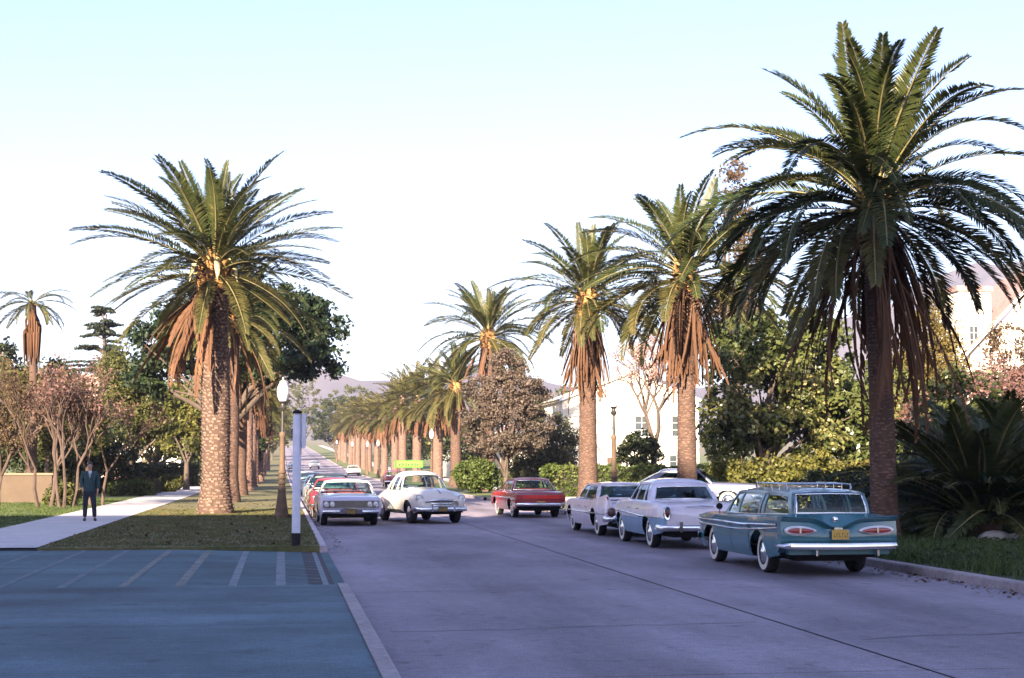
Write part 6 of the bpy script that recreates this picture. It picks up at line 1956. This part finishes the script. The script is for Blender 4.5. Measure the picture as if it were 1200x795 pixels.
def standing_man():
    t = thing('person', 'person in dark teal suit jacket standing on the left sidewalk', 'person', (-5.67, 47.7, 0.162), R(8))
    J = {'pel': ((0, 0, 0.93), (0.11, 0.10)), 'sp': ((0, 0.0, 1.12), (0.10, 0.09)), 'ch': ((0, 0.01, 1.34), (0.11, 0.09)), 'nk0': ((0, 0.015, 1.475), 0.058), 'nk': ((0, 0.0, 1.53), 0.054),
         'hd0': ((0, -0.012, 1.585), (0.066, 0.078)), 'hd': ((0, -0.005, 1.645), (0.076, 0.092)), 'hd2': ((0, 0.0, 1.705), (0.066, 0.08)), 'hd3': ((0, 0.0, 1.738), (0.03, 0.04))}
    E = [('pel', 'sp'), ('sp', 'ch'), ('ch', 'nk0'), ('nk0', 'nk'), ('nk', 'hd0'), ('hd0', 'hd'), ('hd', 'hd2'), ('hd2', 'hd3')]
    for s, g in ((-1, 'L'), (1, 'R')):
        J['sh' + g] = ((s * 0.185, 0.01, 1.42), 0.062)
        J['el' + g] = ((s * 0.25, 0.05 if s < 0 else 0.035, 1.145), 0.045)
        J['wr' + g] = ((s * (0.235 if s > 0 else 0.20), -0.035 if s > 0 else -0.09, 0.905 if s > 0 else 0.95), 0.031)
        J['hp' + g] = ((s * 0.10, 0, 0.86), (0.088, 0.092))
        J['kn' + g] = ((s * (0.115 + (0.02 if s > 0 else 0)), -0.015 - (0.02 if s > 0 else 0), 0.49), 0.057)
        J['ca' + g] = ((s * (0.12 + (0.03 if s > 0 else 0)), 0.01, 0.34), 0.053)
        J['an' + g] = ((s * (0.12 + (0.045 if s > 0 else 0)), 0.02, 0.09), 0.038)
        J['to' + g] = ((s * (0.135 + (0.05 if s > 0 else 0)), -0.12, 0.035), (0.034, 0.024))
        E += [('ch', 'sh' + g), ('sh' + g, 'el' + g), ('el' + g, 'wr' + g), ('pel', 'hp' + g), ('hp' + g, 'kn' + g), ('kn' + g, 'ca' + g), ('ca' + g, 'an' + g), ('an' + g, 'to' + g)]
        hand_joints(J, E, J['wr' + g][0], g, (0, 0, -1), s)
    body = skin('body', J, E, M_skin, t)
    head_parts(t, body, (0, -0.005, 1.645))
    JJ = {'hem': ((0, 0.005, 0.80), (0.185, 0.135)), 'wa': ((0, 0, 1.0), (0.175, 0.13)), 'sp': ((0, -0.005, 1.14), (0.172, 0.128)), 'ch': ((0, 0, 1.34), (0.19, 0.13)), 'co': ((0, 0.02, 1.475), (0.085, 0.07))}
    EE = [('hem', 'wa'), ('wa', 'sp'), ('sp', 'ch'), ('ch', 'co')]
    for s, g in ((-1, 'L'), (1, 'R')):
        JJ['sh' + g] = ((s * 0.195, 0.01, 1.425), 0.078)
        JJ['el' + g] = ((s * 0.25, 0.035, 1.14), 0.062)
        JJ['cu' + g] = ((s * (0.236 if s > 0 else 0.205), -0.025 if s > 0 else -0.075, 0.93 if s > 0 else 0.97), 0.052)
        EE += [('ch', 'sh' + g), ('sh' + g, 'el' + g), ('el' + g, 'cu' + g)]
    skin('jacket', JJ, EE, M_suit, t)
    JT = {'wa': ((0, 0, 0.96), (0.165, 0.122)), 'cr': ((0, 0, 0.86), (0.165, 0.115))}
    ET = [('wa', 'cr')]
    for s, g in ((-1, 'L'), (1, 'R')):
        q = 1 if s > 0 else 0
        JT['h' + g] = ((s * 0.10, 0, 0.80), 0.10)
        JT['k' + g] = ((s * (0.115 + 0.02 * q), -0.015 - 0.02 * q, 0.49), 0.078)
        JT['a' + g] = ((s * (0.12 + 0.045 * q), 0.015, 0.10), 0.068)
        ET += [('cr', 'h' + g), ('h' + g, 'k' + g), ('k' + g, 'a' + g)]
    skin('trousers', JT, ET, M_trous, t)
    for s in (-1, 1):
        q = 1 if s > 0 else 0
        x0 = s * (0.122 + 0.045 * q)
        MB().tube([(x0, 0.075, 0.045), (x0, 0.02, 0.055), (x0 + s * 0.008, -0.09, 0.045), (x0 + s * 0.014, -0.185, 0.03), (x0 + s * 0.016, -0.21, 0.026)], [0.03, 0.05, 0.05, 0.042, 0.018], 10, flat=0.85).build('shoe', M_shoe, t, 60)
    MB().add([(-0.045, -0.128, 1.455), (0.045, -0.128, 1.455), (0.0, -0.150, 1.22)], [(0, 1, 2)]).add([(-0.045, -0.10, 1.485), (0.045, -0.10, 1.485), (0.045, -0.128, 1.455), (-0.045, -0.128, 1.455)], [(0, 1, 2, 3)]).build('shirt', M_shirt, t)
    MB().tube([(0, -0.135, 1.455), (0, -0.150, 1.38), (0, -0.155, 1.24)], [0.012, 0.016, 0.020], 6, flat=0.4).build('tie', M_trous, t)
standing_man()

def driver():
    """seated at the wheel of the old sedan, built in car space (forward +Y) and turned with it"""
    t = thing('person', 'driver in dark coat at the wheel of the old white sedan', 'person', (4.45, 50.1, 0), R(13))
    ox, oy = 0.34, 0.26      # facing -Y in this frame, car nose also at -Y
    J = {'pel': ((ox, oy + 0.26, 0.66), (0.16, 0.12)), 'sp': ((ox, oy + 0.26, 0.85), (0.15, 0.11)), 'ch': ((ox, oy + 0.22, 1.04), (0.165, 0.11)), 'nk0': ((ox, oy + 0.22, 1.16), 0.056), 'nk': ((ox, oy + 0.20, 1.21), 0.052),
         'hd0': ((ox, oy + 0.185, 1.26), (0.064, 0.076)), 'hd': ((ox, oy + 0.19, 1.32), (0.075, 0.09)), 'hd2': ((ox, oy + 0.195, 1.38), (0.065, 0.078)), 'hd3': ((ox, oy + 0.195, 1.41), (0.03, 0.04))}
    E = [('pel', 'sp'), ('sp', 'ch'), ('ch', 'nk0'), ('nk0', 'nk'), ('nk', 'hd0'), ('hd0', 'hd'), ('hd', 'hd2'), ('hd2', 'hd3')]
    for s, g in ((-1, 'L'), (1, 'R')):
        J['sh' + g] = ((ox + s * 0.18, oy + 0.22, 1.10), 0.06)
        J['el' + g] = ((ox + s * 0.23, oy + 0.05, 0.92), 0.044)
        J['wr' + g] = ((ox + s * 0.16, oy - 0.13, 1.02), 0.03)
        J['hp' + g] = ((ox + s * 0.1, oy + 0.15, 0.64), 0.085)
        J['kn' + g] = ((ox + s * 0.13, oy - 0.25, 0.68), 0.058)
        J['an' + g] = ((ox + s * 0.13, oy - 0.42, 0.50), 0.042)
        E += [('ch', 'sh' + g), ('sh' + g, 'el' + g), ('el' + g, 'wr' + g), ('pel', 'hp' + g), ('hp' + g, 'kn' + g), ('kn' + g, 'an' + g)]
        hand_joints(J, E, J['wr' + g][0], g, (-s * 0.25, -0.6, 0.1), s)
    body = skin('body', J, E, M_skin, t, 1)
    JJ = {'wa': ((ox, oy + 0.26, 0.72), (0.18, 0.13)), 'ch': ((ox, oy + 0.22, 1.04), (0.185, 0.128)), 'co': ((ox, oy + 0.22, 1.155), (0.08, 0.07))}
    EE = [('wa', 'ch'), ('ch', 'co')]
    for s, g in ((-1, 'L'), (1, 'R')):
        JJ['sh' + g] = ((ox + s * 0.185, oy + 0.22, 1.105), 0.072)
        JJ['el' + g] = ((ox + s * 0.235, oy + 0.05, 0.92), 0.058)
        JJ['cu' + g] = ((ox + s * 0.17, oy - 0.10, 1.0), 0.046)
        EE += [('ch', 'sh' + g), ('sh' + g, 'el' + g), ('el' + g, 'cu' + g)]
    skin('coat', JJ, EE, M_trous, t, 1)
    head_parts(t, body, (ox, oy + 0.19, 1.32))
driver()
# ================================================================== air
hz = MB().box((600, 800, 122), (5400, 3600, 256)).build('haze', [])
m = bpy.data.materials.new('air_haze')
m.use_nodes = True
n, l = m.node_tree.nodes, m.node_tree.links
n.remove(n['Principled BSDF'])
pv = n.new('ShaderNodeVolumePrincipled')
pv.inputs['Color'].default_value = (0.80, 0.79, 1.0, 1)
pv.inputs['Density'].default_value = 0.00022
pv.inputs['Anisotropy'].default_value = 0.2
l.new(pv.outputs[0], n['Material Output'].inputs['Volume'])
hz.data.materials.append(m)
tag(hz, 'thin pale haze in the air over the street', kind='stuff')
